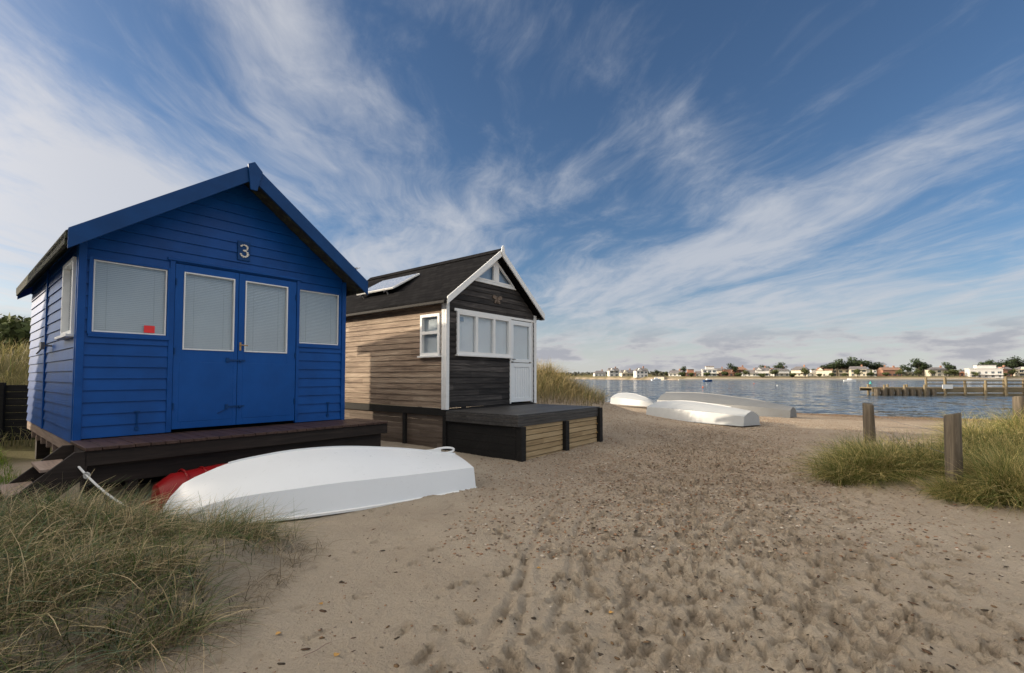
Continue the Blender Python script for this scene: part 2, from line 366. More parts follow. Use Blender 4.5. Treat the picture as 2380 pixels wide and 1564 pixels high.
# ------------------------------------------------------------------ hut helpers
def clad(mb,x0,x1,z0,z1,bh,ops=(),mf=None,clip=None,y_in=.035,lap=.022,mi=0):
    r=z0
    while r<z1-1e-4:
        re=min(r+bh,z1); cuts={r,re}
        for o in ops:
            for zz in o[2:4]:
                if r+.004<zz<re-.004: cuts.add(zz)
        cuts=sorted(cuts)
        for za,zb in zip(cuts[:-1],cuts[1:]):
            zm=(za+zb)/2; iv=[(x0,x1)]
            for o in ops:
                if o[2]<zm<o[3]:
                    nv=[]
                    for a,b in iv:
                        if o[1]<=a or o[0]>=b: nv.append((a,b)); continue
                        if o[0]>a: nv.append((a,o[0]))
                        if o[1]<b: nv.append((o[1],b))
                    iv=nv
            ya=-lap*(1-(za-r)/bh*.75); yb=-lap*(1-(zb-r)/bh*.75)
            for a,b in iv:
                a0,b0,a1,b1=a,b,a,b
                if clip:
                    l,h=clip(za); a0=max(a,l);b0=min(b,h); l,h=clip(zb); a1=max(a,l);b1=min(b,h)
                    if b0-a0<.01: continue
                    if b1<a1: a1=b1=(a1+b1)/2
                p=[(a0,ya,za),(b0,ya,za),(b0,y_in,za),(a0,y_in,za),(a1,yb,zb-.0015),(b1,yb,zb-.0015),(b1,y_in,zb),(a1,y_in,zb)]
                if mf: p=[mf(*q) for q in p]
                mb.hexa(p,mi)
        r=re
def slats(b,a0,a1,z0,z1,mf):
    z=z0
    while z<z1:
        b.hexa([mf(*q) for q in [(a0,.022,z),(a1,.022,z),(a1,.025,z),(a0,.025,z),(a0,.033,z+.0238),(a1,.033,z+.0238),(a1,.036,z+.0238),(a0,.036,z+.0238)]]); z+=.024
def window(parent,x0,x1,z0,z1,mf,fmat,fw=.045,proud=.03,sill=True,mull=(),bars=(),name='window',gd=.012,bm=None):
    f=MB()
    for a,b,c,d in ((x0,x0+fw,z0,z1),(x1-fw,x1,z0,z1),(x0+fw,x1-fw,z0,z0+fw),(x0+fw,x1-fw,z1-fw,z1)): f.box(a,b,-proud,.022,c,d,mf=mf)
    for q in mull: f.box(q-fw*.6,q+fw*.6,-proud+.003,.020,z0+fw,z1-fw,mf=mf)
    for q in bars: f.box(x0+fw,x1-fw,-proud+.005,.019,q-fw*.5,q+fw*.5,mf=mf)
    w=f.obj(name,fmat,parent,bevel=.003)
    g=MB(); g.quad(x0+fw*.7,x1-fw*.7,gd,z0+fw*.7,z1-fw*.7,mf=mf); g.obj('pane',GLASS,w)
    b=MB(); a0,a1=x0+fw*.8,x1-fw*.8
    slats(b,a0,a1,z0+fw*.8,z1-fw*.8,mf)
    for q in (a0+.12,a1-.12): b.box(q,q+.003,.018,.021,z0+fw*.8,z1-fw*.8,mf=mf)
    b.obj('blind',bm or BLIND,w)
    if sill:
        s=MB(); s.box(x0-.03,x1+.03,-proud-.05,.0,z0-.035,z0-.002,mf=mf); s.obj('sill',fmat,w,bevel=.003)
    return w
def gable_roof(parent,W,yf,yb,zr,m,ov,th,rmat,bmat,bd,bt=.03,both=True,name='roof'):
    c=W/2; zo=zr-m*(c+ov); r=MB()
    for sgn in (-1,1):
        e=c+sgn*(c+ov+.02); ze=zo-.02*m-.015
        r.prism([(c,zr-.015),(e,ze),(e,ze-th),(c,zr-.015-th)],yf,yb)
    ro=r.obj(name,rmat,parent,bevel=.006)
    for yy in ((yf,yb) if both else (yf,)):
        y0,y1=(yy-bt,yy) if yy==yf else (yy,yy+bt)
        for sgn in (-1,1):
            b=MB(); e=c+sgn*(c+ov)
            b.prism([(c,zr),(e,zo),(e,zo-bd),(c,zr-bd)],y0,y1); b.obj('bargeboard',bmat,ro,bevel=.005)
    return ro
# ------------------------------------------------------------------ BLUE HUT
def blue_hut():
    W=3.49;D=4.75
    h=thing('beach_hut','royal blue weatherboarded wooden beach hut numbered 3 on a raised deck','beach hut',(-5.22,5.58,.73),math.atan2(.775,.632),'beach huts in a row')
    F=lambda x,y,z:(x,y,z); L=lambda x,y,z:(y,x,z); R=lambda x,y,z:(W-y,x,z); B=lambda x,y,z:(x,D-y,z)
    m=.734;bt=2.43
    clip=lambda z:((z-bt)/m if z>bt else 0, W-(z-bt)/m if z>bt else W)
    ops=[(.10,.88,1.29,2.20),(2.66,3.40,1.29,2.20),(.95,2.63,.0,2.31)]
    b=MB(); clad(b,.0,W,.0,bt+m*W/2-.02,.145,ops,F,clip); b.obj('front_wall',BLUE,h)
    b=MB(); clad(b,.0,D,-.05,bt,.145,[(.16,.95,1.27,2.22)],L); b.obj('side_wall',BLUE,h)
    b=MB(); clad(b,.0,D,-.05,bt,.145,[],R); b.obj('side_wall',BLUE,h)
    b=MB(); clad(b,.0,W,-.05,bt+m*W/2-.02,.145,[],B,clip); b.obj('rear_wall',BLUE,h)
    b=MB()
    for x in (-.026,W-.05): b.box(x,x+.074,-.038,.02,-.05,bt)
    b.box(-.032,-.023,.02,.08,-.05,bt); b.box(-.038,-.015,2.55,2.63,-.05,bt)
    b.box(.89,.95,-.03,.02,.0,2.33); b.box(2.63,2.68,-.03,.02,.0,2.33); b.box(.86,2.71,-.045,.02,2.331,2.37)
    b.box(.08,.90,-.035,.0,1.235,1.285); b.box(2.64,3.42,-.035,.0,1.235,1.285)
    b.box(.55,.82,-.03,0,2.205,2.225); b.box(2.8,3.05,-.03,0,2.205,2.225)
    b.objs('trim_board',BLUE,h,bevel=.004)
    f=MB(); f.box(.03,W-.03,.06,D-.06,-.06,-.02); f.obj('floor',DARKIN,h)
    for (a,c) in ((.10,.88),(2.66,3.40)):
        w=window(h,a+.015,c-.015,1.30,2.19,F,WHITE,fw=.016,proud=.012,sill=False,gd=.006)
        g=MB()
        for q in ((a-.03,a+.012,1.27,2.22),(c-.012,c+.03,1.27,2.22),(a+.012,c-.012,1.27,1.297),(a+.012,c-.012,2.193,2.22)): g.box(q[0],q[1],-.028,.03,q[2],q[3])
        g.obj('casing',BLUED,w,bevel=.003)
        if a<1:
            s=MB(); s.box(.63,.745,.001,.003,1.325,1.42); s.obj('sticker',REDS,w,label='small red sticker')
    w=window(h,.16,.95,1.27,2.22,L,WHITE,fw=.05,proud=.05,sill=True,bm=BLINDW)
    for a,c in ((.955,1.752),(1.758,2.625)):
        d=MB(); gx0,gx1=(1.055,1.70) if a<1 else (1.845,2.485); z0,z1=.035,2.30; g0,g1=1.12,2.20
        for q in ((a,gx0,z0,z1),(gx1,c,z0,z1),(gx0,gx1,z0,g0),(gx0,gx1,g1,z1)): d.box(q[0],q[1],-.018,.025,q[2],q[3])
        d.box(a+.07,c-.07,-.021,-.017,.13,.95); 
        dd=d.obj('door',BLUED,h,bevel=.004)
        w=window(dd,gx0,gx1,g0,g1,F,WHITE,fw=.018,proud=.030,sill=False,gd=.004,name='door_window')
        hg=MB(); xx=a+.01 if a<1 else c-.01
        for z in (.3,1.05,2.0): hg.cyl((xx,-.026,z),(xx,-.026,z+.09),.009,n=8)
        hg.objs('hinge',NAVY,dd)
    hd=MB(); hd.box(1.775,1.80,-.03,-.018,1.14,1.26); hd.cyl((1.787,-.03,1.22),(1.787,-.065,1.22),.007,n=8); hd.cyl((1.787,-.062,1.22),(1.88,-.062,1.215),.008,n=8); hd.obj('handle',BRASS,h,bevel=.001)
    for z in (.98,.30):
        ht=MB(); ht.box(1.62,1.86,-.034,-.019,z,z+.022); ht.box(1.60,1.64,-.036,-.018,z-.02,z+.045); ht.ball((1.79,-.04,z),.02)
        if z<.5: ht.cyl((1.62,-.03,.28),(1.50,-.03,.22),.006,n=6)
        ht.obj('bolt',NAVY,h)
    for x in (.58,3.2): ck=MB(); ck.cyl((x,-.03,.10),(x,-.03,.30),.008,n=6); ck.box(x-.03,x+.03,-.03,-.015,.29,.31); ck.box(x-.02,x+.02,-.03,-.015,.06,.10); ck.obj('hook',NAVY,h)
    br=MB(); br.cyl((0,2.0,1.2),(-.10,2.0,1.2),.012,n=8); br.box(-.13,-.09,1.97,2.15,1.15,1.25); br.cyl((-.09,2.05,1.2),(-.16,2.12,1.08),.01,n=6); br.obj('tap_bracket',METAL,h)
    p=MB(); p.box(1.72,1.895,-.036,-.012,2.50,2.79); pl=p.obj('number_plaque',NAVY,h,bevel=.004)
    s=MB(); pts=[]
    for i in range(9): t=math.radians(150-i*30); pts.append((.042*math.cos(t)*1.05,.047+.042*math.sin(t)+.0))
    for i in range(9): t=math.radians(90-i*32); pts.append((.047*math.cos(t)*1.05,-.043+.047*math.sin(t)))
    for (a,z) in pts: s.ball((1.808+a+random.uniform(-.004,.004),-.043,2.645+z),.0155*random.uniform(.8,1.3),sc=(1.1,.7,.9))
    s.obj('shell_number_three',SHELL,pl,smooth=True)
    ro=gable_roof(h,W,-.45,D+.25,3.83,m,.18,.09,FELT,NAVY,.235)
    k=MB(); k.prism([(1.66,3.80),(1.75,3.855),(1.86,3.74),(1.79,3.44),(1.70,3.44)],-.51,-.482); k.obj('apex_board',NAVY,ro,bevel=.004)
    e=MB(); e.box(-.20,-.17,-.42,D+.2,2.24,2.36); e.box(W+.17,W+.20,-.42,D+.2,2.24,2.36); e.objs('fascia',FELT,ro,bevel=.004)
    dk=MB(); x=-.04; 
    while x<3.78:
        w=.135; dk.box(x,min(x+w,3.80),-.93,-.0,-.045+random.uniform(-.002,.002),-.012+random.uniform(-.002,.002)); x+=w+.007
    d=dk.obj('deck',DECKW,h,bevel=.003)
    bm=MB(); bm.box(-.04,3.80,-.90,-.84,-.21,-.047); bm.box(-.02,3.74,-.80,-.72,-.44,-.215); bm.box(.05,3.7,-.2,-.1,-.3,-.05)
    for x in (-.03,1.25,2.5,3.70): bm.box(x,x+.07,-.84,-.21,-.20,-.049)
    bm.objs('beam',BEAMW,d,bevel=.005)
    ps=MB()
    for x in (.35,1.5,2.6,3.62): ps.box(x,x+.1,-.78,-.68,-1.0,-.44)
    for x in (.1,1.7,3.3):
        for y in (.12,2.3,4.5): ps.box(x,x+.18,y,y+.18,-1.0,-.2)
    ps.objs('support_post',BEAMW,d,bevel=.004)
    jb=MB(); jb.box(-.0,W,.0,.1,-.2,-.055); jb.box(-.01,.1,.1,D,-.2,-.055); jb.box(W-.1,W,.1,D,-.2,-.055)
    for y in np.arange(.5,4.6,.6): jb.box(.0,.55,y,y+.07,-.32,-.2)
    jb.objs('floor_joist',STEPW,h,bevel=.004)
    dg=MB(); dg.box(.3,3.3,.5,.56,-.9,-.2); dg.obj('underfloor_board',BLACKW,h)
    st=MB()
    for y in (-.90,-.14):
        st.prism([(-.02,-.05),(-.12,-.05),(-.86,-.70),(-.86,-.80),(-.60,-.80),(-.02,-.32)],y,y+.04)
    s=st.obj('stair',BEAMW,h,bevel=.004)
    for i,(xx,zz) in enumerate(((-.12,-.20),(-.36,-.41),(-.60,-.61))):
        tr_=MB(); tr_.box(xx-.25,xx,-.858,-.142,zz-.03,zz); tr_.obj('tread',STEPW,s,bevel=.004)
blue_hut()
# ------------------------------------------------------------------ DARK HUT
def dark_hut():
    W=3.06;D=4.7
    h=thing('beach_hut','weathered dark timber beach hut with white trim, shingle roof and deck','beach hut',(-1.332,9.4,.84),math.atan2(.782,.623),'beach huts in a row')
    F=lambda x,y,z:(x,y,z); L=lambda x,y,z:(y,x,z); R=lambda x,y,z:(W-y,x,z); B=lambda x,y,z:(x,D-y,z)
    m=.77; bt=2.16
    clip=lambda z:((z-bt)/m if z>bt else 0, W-(z-bt)/m if z>bt else W)
    ops=[(.27,2.04,1.10,2.0),(2.04,2.93,.0,1.99)]
    b=MB(); clad(b,0,W,.0,2.72,.125,ops,F,clip); b.obj('front_wall',CLAD,h)
    b=MB(); clad(b,0,D,-.0,bt,.125,[(.15,.75,1.07,1.94)],L); b.obj('side_wall',CLADS,h)
    b=MB(); clad(b,0,D,-.0,bt,.125,[],R); b.obj('side_wall',CLADS,h)
    b=MB(); clad(b,0,W,-.0,bt+m*W/2-.02,.125,[],B,clip); b.obj('rear_wall',CLAD,h)
    b=MB()
    b.box(-.035,.05,-.04,.03,-.03,bt+.02); b.box(-.04,-.024,.03,.10,-.03,bt); b.box(W-.07,W+.03,-.04,.03,-.03,bt+.02)
    b.box(.2,W-.071,-.036,.02,2.0,2.055); b.box(2.025,2.07,-.036,.02,0,1.998); b.box(2.89,2.93,-.036,.02,0,1.998)
    b.prism([(.80,2.72),(W-.80,2.72),(W-.87,2.78),(.87,2.78)],-.036,.02)
    b.objs('trim_board',WHITE,h,bevel=.004)
    zb=2.785; g=MB(); c=W/2; ap=bt+m*c-.03
    def tri(s,i):
        x0=c+s*(.05+i); xe=c+s*((ap-zb)/m-.0-i*2.0); return [(x0,zb+i*.8),(xe,zb+i*.8),(x0,ap-m*.05-i*2.1)]
    for s in (-1,1):
        o=tri(s,0); q=tri(s,.045)
        for k in range(3):
            a,b_,c_,d_=o[k],o[(k+1)%3],q[(k+1)%3],q[k]; g.prism([a,b_,c_,d_],-.03,.02)
    g.box(c-.05,c+.05,-.034,.02,zb,ap-.02)
    gw=g.obj('gable_window',WHITE,h,bevel=.002)
    p=MB()
    for s in (-1,1): q=tri(s,.02); p.add([(a,.0,b_) for a,b_ in q],[(0,1,2)])
    p.objs('pane',GLASS,gw)
    p=MB(); p.prism([(c-.75,zb),(c+.75,zb),(c,ap)],.06,.07); p.obj('inner_panel',PATCH,gw)
    window(h,.27,2.03,1.10,2.0,F,WHITE,fw=.065,proud=.045,mull=(.87,1.45),sill=True,gd=.004,bm=BLINDW)
    window(h,.15,.75,1.07,1.94,L,WHITE,fw=.06,proud=.055,bars=(1.55,),sill=True,gd=.004,bm=BLIND)
    sk=MB(); sk.box(.37,.50,.000,.0015,1.80,1.89,0)
    sk.obj('window_sticker',[PATCH],h,label='small blue paper sticker on the glass')
    d=MB(); a,c2=2.072,2.888
    for q in ((a,2.17,1.0,1.985),(2.80,c2,1.0,1.985),(2.17,2.80,1.88,1.985),(2.17,2.80,.98,1.06)): d.box(q[0],q[1],-.025,.02,q[2],q[3])
    for q in ((a,2.17,.03,.965),(2.80,c2,.03,.965),(2.17,2.80,.03,.13),(2.17,2.80,.87,.965)): d.box(q[0],q[1],-.025,.02,q[2],q[3])
    x=2.17
    while x<2.79: d.box(x+.002,x+.086,-.012,.02,.13,.87); x+=.09
    dd=d.obj('door',WHITED,h,bevel=.003)
    p=MB(); p.quad(2.17,2.80,0,1.06,1.88); p.obj('pane',GLASS,dd)
    p=MB(); slats(p,2.17,2.80,1.06,1.88,F); p.obj('blind',BLINDW,dd)
    p=MB(); p.cyl((2.12,-.025,1.05),(2.12,-.06,1.05),.01,n=8); p.cyl((2.12,-.06,1.05),(2.20,-.06,1.05),.01,n=8); p.obj('handle',METAL,dd)
    o=MB(); cx,cz=1.56,2.40
    for s in (-1,1):
        o.prism([(cx+s*.012,cz),(cx+s*.05,cz+.085),(cx+s*.14,cz+.10),(cx+s*.17,cz+.03),(cx+s*.07,cz-.01)],-.04,-.022)
        o.prism([(cx+s*.012,cz-.005),(cx+s*.08,cz-.02),(cx+s*.11,cz-.08),(cx+s*.05,cz-.10)],-.038,-.022)
    o.box(cx-.012,cx+.012,-.05,-.02,cz-.09,cz+.06); o.obj('butterfly_ornament',SKIRTW,h,bevel=.003)
    ro=gable_roof(h,W,-.18,D+.18,3.53,m,.16,.07,ROOF,WHITE,.15)
    k=MB(); k.prism([(1.47,3.46),(1.49,3.575),(1.53,3.62),(1.57,3.575),(1.59,3.46),(1.53,3.36)],-.235,-.212); k.obj('apex_board',WHITE,ro,bevel=.003)
    zo=3.53-m*(W/2+.16)
    gt=MB(); gt.box(-.215,-.165,-.16,D+.15,zo-.13,zo-.07); gt.box(W+.165,W+.215,-.16,D+.15,zo-.13,zo-.07); gt.objs('gutter',BLACKW,ro,bevel=.01)
    rr=MB(); rr.prism([(W/2,3.56),(W/2-.12,3.45),(W/2-.10,3.43),(W/2,3.52),(W/2+.10,3.43),(W/2+.12,3.45)],-.17,D+.17); rr.obj('ridge_cap',ROOF,ro,bevel=.003)
    ang=math.atan(m)-math.radians(7)
    s=MB(); s.box(-.03,1.48,0,.95,0,.04,0)
    so=s.obj('solar_panel',WHITE,None,bevel=.004); so.parent=ro
    x0=.30; z0=zo+m*(x0+.16)+.14
    M=Matrix(((0,math.cos(ang),-math.sin(ang),x0),( -1,0,0,3.62),(0,math.sin(ang),math.cos(ang),z0),(0,0,0,1)))
    so.matrix_parent_inverse=Matrix.Identity(4); so.matrix_basis=Matrix.Translation(-OFF[ro.name])@M; OFF[so.name]=Vector((0,0,0))
    s=MB(); s.box(.0,1.45,.03,.92,.042,.046); q=s.obj('solar_cell_sheet',SOLAR,None); q.parent=so
    for x in (.15,1.15):
        s=MB(); s.box(x,x+.03,-.06,.96,-.03,0); s.box(x,x+.03,.02,.05,-.16,-.02); s.box(x,x+.03,.82,.85,-.25,-.02); q=s.obj('mounting_bracket',METAL,None); q.parent=so
    a=MB(); a.cyl((.75,D+.1,2.6),(.75,D+.1,3.75),.02,n=6)
    a.cyl((.45,D+.1,3.68),(1.05,D+.1,3.72),.014,n=6)
    for i in range(7): x=.48+i*.09; a.cyl((x,D-.08,3.685+i*.006),(x,D+.28,3.685+i*.006),.009,n=5)
    a.obj('aerial',METAL,h)
    l=MB(); l.cyl((W+.03,.0,2.12),(W+.28,-.05,2.12),.012,n=6); l.box(W+.2,W+.30,-.1,.0,2.09,2.16); l.obj('outside_lamp',METAL,h)
    b=MB(); b.box(-.02,.06,-.02,D,-.16,-.012); b.box(.06,W-.06,-.02,.06,-.16,-.012); b.box(W-.06,W+.02,-.02,D,-.16,-.012); b.objs('plinth',BLACKW,h,bevel=.005)
    b=MB(); z=-.98
    while z<-.18: b.box(.03,.055,-.02,D-.02,z,z+.115); z+=.12
    b.obj('skirt_panel',SKIRTW,h,bevel=.002)
    b=MB()
    for y in (.2,1.4,2.8,4.3): b.box(.07,.17,y,y+.1,-1.1,-.16)
    for y in (.2,2.4,4.3): b.box(W-.1,W,y,y+.1,-1.1,-.16)
    for y in (-.02,1.25): b.box(-.03,.028,y,y+.09,-1.1,-.16)
    b.objs('support_post',BLACKW,h,bevel=.004)
    k=MB(); y=-1.84
    while y<-.04: k.box(-.02,3.04,y,min(y+.135,-.022),-.075,-.045+random.uniform(-.001,.001)); y+=.14
    dk=k.obj('deck',GREYD,h,bevel=.002)
    k=MB()
    for i in range(3): k.box(-.05,3.07,-1.875,-1.845,-.075-.06*i-.055,-.075-.06*i); k.box(-.05,-.022,-1.843,-.05,-.075-.06*i-.055,-.075-.06*i); k.box(3.042,3.07,-1.843,-.05,-.075-.06*i-.055,-.075-.06*i)
    k.obj('deck_fascia',GREYD,dk,bevel=.002)
    k=MB()
    for x in (-.01,1.45,2.88): k.box(x,x+.13,-1.93,-1.80,-1.1,-.255 if x<2.5 else -.06)
    for y in (-.95,-.2):
        for x in (.03,2.92): k.box(x,x+.1,y,y+.1,-1.1,-.255)
    k.objs('deck_post',BLACKW,dk,bevel=.006)
    for x0_,x1_ in ((.125,1.445),(1.585,2.875)):
        k=MB(); z=-1.02
        while z<-.27: k.box(x0_,x1_,-1.85,-1.83,z,z+.085); z+=.1
        for x in (x0_+.02,(x0_+x1_)/2,x1_-.06): k.box(x,x+.04,-1.83,-1.80,-1.0,-.26)
        k.box(x0_,x1_,-1.80,-1.79,-1.0,-.26)
        k.obj('lattice_panel',PANELW,dk,bevel=.002)
    k=MB(); z=-1.02
    while z<-.27: k.box(.0,.02,-1.79,-.04,z,z+.143); z+=.146
    k.obj('side_panel',BLACKW,dk,bevel=.002)
    k=MB()
    for z in (-.42,-.62): k.box(.13,.17,-1.87,-1.85,z,z+.02); k.box(1.59,1.63,-1.87,-1.85,z,z+.02); k.box(2.84,2.87,-1.87,-1.85,z,z+.02)
    k.objs('hinge',BRASS,dk)
dark_hut()
def plain_hut(x,y,label,wm):
    W=3.4;D=4.7; h=thing('beach_hut',label,'beach hut',(x,y,.9),math.atan2(.775,.632),'beach huts in a row')
    F=lambda a,b,c:(a,b,c);L=lambda a,b,c:(b,a,c);R=lambda a,b,c:(W-b,a,c);B=lambda a,b,c:(a,D-b,c); m=.73;bt=2.5
    clip=lambda z:((z-bt)/m if z>bt else 0, W-(z-bt)/m if z>bt else W)
    b=MB(); clad(b,0,W,0,3.7,.145,[(1.1,2.3,0,2.1),(.2,.9,1.2,2.1)],F,clip); b.obj('front_wall',wm,h)
    b=MB(); clad(b,0,D,0,bt,.145,[],L); b.obj('side_wall',wm,h)
    b=MB(); clad(b,0,D,0,bt,.145,[],R); b.obj('side_wall',wm,h)
    b=MB(); clad(b,0,W,0,3.7,.145,[],B,clip); b.obj('rear_wall',wm,h)
    b=MB(); b.box(1.1,2.3,-.02,.02,.0,2.1); b.obj('door',WHITE,h,bevel=.004)
    window(h,.2,.9,1.2,2.1,F,WHITE)
    gable_roof(h,W,-.35,D+.25,4.05,m,.18,.09,FELT,WHITE,.2)
    b=MB(); b.box(.05,W-.05,.3,D-.1,-1.3,0); b.box(.05,W-.05,-.8,.3,-.16,-.01); b.obj('base',BEAMW,h)
plain_hut(-9.6,1.0,'white wooden beach hut with felt roof and white door',WHITE)
# ------------------------------------------------------------------ BOATS
def cr(x,xs,ys):
    xs=np.array(xs,float);ys=np.array(ys,float); d=np.gradient(ys,xs); x=np.clip(x,xs[0],xs[-1])
    i=np.clip(np.searchsorted(xs,x,side='right')-1,0,len(xs)-2); h=xs[i+1]-xs[i]; t=(x-xs[i])/h
    return (2*t**3-3*t**2+1)*ys[i]+(t**3-2*t**2+t)*h*d[i]+(-2*t**3+3*t**2)*ys[i+1]+(t**3-t**2)*h*d[i+1]
def boat(name,label,loc,ang,L,hb,keel,chine,mats,tilt=0,roll=0,skeg=True,extra=None,group=None,cw=.90,flat=False):
    e=thing(name,label,'boat',loc,ang,group); e.rotation_euler=(roll,tilt,ang)
    N=34; fr=np.linspace(0,1,N); b=cr(fr,*hb); kz=cr(fr,*keel); cz=np.minimum(cr(fr,*chine),kz*.92)
    mb=MB(); rows=[]
    for i in range(N):
        x=fr[i]*L; B=max(b[i],.004); c=B*cw; ch=max(cz[i],.0); k=max(kz[i],.005); q=c*.52
        kk=ch+(k-ch)*(.60 if not flat else .62)
        prof=[(B,0),(B*.5+c*.5,ch*.5),(c,ch),(c*.93,ch+(kk-ch)*.13),(q+.5*(c-q),ch+(kk-ch)*.50),(q,kk),(q*.5,kk+(k-kk)*.52),(0,k)]
        pts=[(x,-a,z) for a,z in prof]+[(x,a,z) for a,z in prof[-2::-1]]
        rows.append(pts)
    n=len(rows[0]); vs=[p for r in rows for p in r]; fs=[]
    for i in range(N-1):
        for j in range(n-1): fs.append((i*n+j,i*n+j+1,(i+1)*n+j+1,(i+1)*n+j))
    fs.append(tuple(range(n-1,-1,-1))); fs.append(tuple(range((N-1)*n,N*n))); mb.add(vs,fs,0)
    hull=mb.obj('hull',mats[0],e,smooth=True,sharp=24)
    r=MB()
    for sgn in (-1,1):
        for i in range(N-1):
            a,c=rows[i][0 if sgn<0 else -1],rows[i+1][0 if sgn<0 else -1]
            o=.018*sgn
            r.hexa([(a[0],a[1]-.004*sgn,-.012),(c[0],c[1]-.004*sgn,-.012),(c[0],c[1]+o,-.012),(a[0],a[1]+o,-.012),(a[0],a[1]-.004*sgn,.018),(c[0],c[1]-.004*sgn,.018),(c[0],c[1]+o,.012),(a[0],a[1]+o,.012)])
    r.box(-.02,.0,-b[0],b[0],-.012,.024)
    r.obj('rub_rail',mats[1],e,smooth=True)
    if skeg:
        s=MB()
        for i in range(0,int(N*.8)):
            x0,x1=fr[i]*L,fr[i+1]*L; s.hexa([(x0,-.018,kz[i]-.02),(x1,-.018,kz[i+1]-.02),(x1,.018,kz[i+1]-.02),(x0,.018,kz[i]-.02),(x0,-.012,kz[i]+.012),(x1,-.012,kz[i+1]+.012),(x1,.012,kz[i+1]+.012),(x0,.012,kz[i]+.012)])
        s.obj('keel',mats[0],e,smooth=True)
    if extra: extra(e,L,b,kz,cz,fr,rows)
    return e
def ex_main(e,L,b,kz,cz,fr,rows):
    s=MB(); pts=[]
    z0=kz[0]
    for i in range(20):
        t=2*math.pi*i/20; pts.append((.17+.155*math.cos(t)*(1 if math.cos(t)<0 else 1.15),0,z0+.06+.038*math.sin(t)))
    s.tube(pts+[pts[0]],.015,8); s.box(.22,.62,-.014,.014,z0+.0,z0+.09)
    s.obj('skeg',WHITE,e,smooth=True)
    s=MB()
    for i in range(13,18):
        a0,a1=rows[i],rows[i+1]
        for j in (5,6):
            qq=[a0[j],a0[j+1],a1[j+1],a1[j]]; s.add([(p[0],p[1],p[2]+.016) for p in qq],[(0,1,2,3)])
    s.obj('repair_patch',PATCH,e,label='grey blue rubber patch on the hull')
    s=MB(); s.box(1.32,1.37,-.775,-.755,.055,.125,0); s.box(1.335,1.355,-.78,-.774,.065,.085,1); s.obj('oarlock_plate',[METAL,BLACKW],e)
ang=math.atan2(-.534,-.845)
boat('dinghy','white fibreglass dinghy lying upside down on the sand beside a deck',(-.82,6.72,ghs(-1.8,6.0)+.02),ang,3.40,
     ([0,.25,.5,.75,.9,.97,1],[.65,.74,.77,.66,.44,.24,.03]),([0,.28,.53,.7,.88,.96,1],[.37,.53,.60,.57,.43,.26,.03]),([0,.3,.6,.85,1],[.27,.29,.29,.20,.02]),[HULL,WHITE],extra=ex_main,group='upturned boats on the beach')
def place(px0,py0,px1,py1): return math.atan2(py1-py0,px1-px0)
gp='upturned boats on the beach'
boat('dinghy','white dinghy upside down on the sand beside a grey boat',(5.35,17.0,ghs(6,15)+.02),place(5.35,17.0,7.0,13.65),3.75,
     ([0,.3,.6,.85,.95,1],[.62,.72,.68,.5,.42,.36]),([0,.3,.6,.85,1],[.52,.60,.56,.48,.42]),([0,.3,.6,.9,1],[.34,.36,.34,.3,.27]),[HULLF,HULLF],group=gp,flat=True)
boat('rowing_boat','long pale grey rowing boat lying upside down near the water',(7.2,21.8,ghs(8.5,19)+.03),place(7.2,21.8,10.5,17.4),5.5,
     ([0,.3,.6,.85,.95,1],[.75,.9,.85,.6,.4,.28]),([0,.3,.6,.85,1],[.78,.80,.68,.52,.38]),([0,.3,.6,.9,1],[.44,.44,.40,.32,.26]),[HULLG,HULLG],group=gp,flat=True)
boat('small_boat','small white boat upside down at the foot of the dune',(5.5,24.2,ghs(6,22)+.10),place(5.5,23.6,6.7,21.0),2.8,
     ([0,.3,.6,.85,1],[.5,.58,.5,.3,.05]),([0,.3,.6,.85,1],[.52,.56,.48,.3,.05]),([0,.3,.6,.9,1],[.32,.33,.28,.17,.02]),[HULLF,HULLF],group=gp,flat=True)
def red_boat():
    e=thing('plastic_boat','small red plastic boat upside down beside the deck','boat',(-4.02,5.22,ghs(-3.9,5.2)+.03),math.radians(49))
    s=MB(); n=14; st=[]
    for (x,w,zt) in ((0,.0,.1),(.05,.22,.26),(.2,.28,.36),(.7,.30,.40),(1.2,.29,.38),(1.42,.24,.28),(1.48,.02,.12)):
        st.append([(x,w*math.cos(t)*1.0,zt*max(0,math.sin(t))**.5) for t in np.linspace(0,math.pi,n)])
    vs=[p for r in st for p in r]; fs=[(i*n+j,i*n+j+1,(i+1)*n+j+1,(i+1)*n+j) for i in range(len(st)-1) for j in range(n-1)]
    s.add(vs,fs); s.obj('hull',REDP,e,smooth=True)
    r=MB()
    for x in (.3,.5,.7,.9,1.1):
        pts=[(x,.295*math.cos(t),.39*max(0,math.sin(t))**.5) for t in np.linspace(.05,math.pi-.05,12)]; r.tube(pts,.012,6)
    r.obj('rib',REDP,e,smooth=True)
    r=MB(); r.box(-.03,1.5,-.33,.33,-.01,.035); r.obj('rim',REDP,e,bevel=.012)
red_boat()
A=Vector((-4.70,4.98,.62));B=Vector((-3.75,4.74,.10)); P=[]
for i in range(17):
    t=i/16; p=A.lerp(B,t); p.z-=.07*math.sin(math.pi*t); P.append(p)
r=MB(); r.tube(P,.011,6)
for k in range(2): r.tube([P[4]+Vector((.03*math.cos(t),.0,.03*math.sin(t)+.0)) for t in np.linspace(0,6.28,9)],.010,6)
tag(r.obj('rope',ROPE,smooth=True),'thin white mooring rope hanging from the steps','rope')
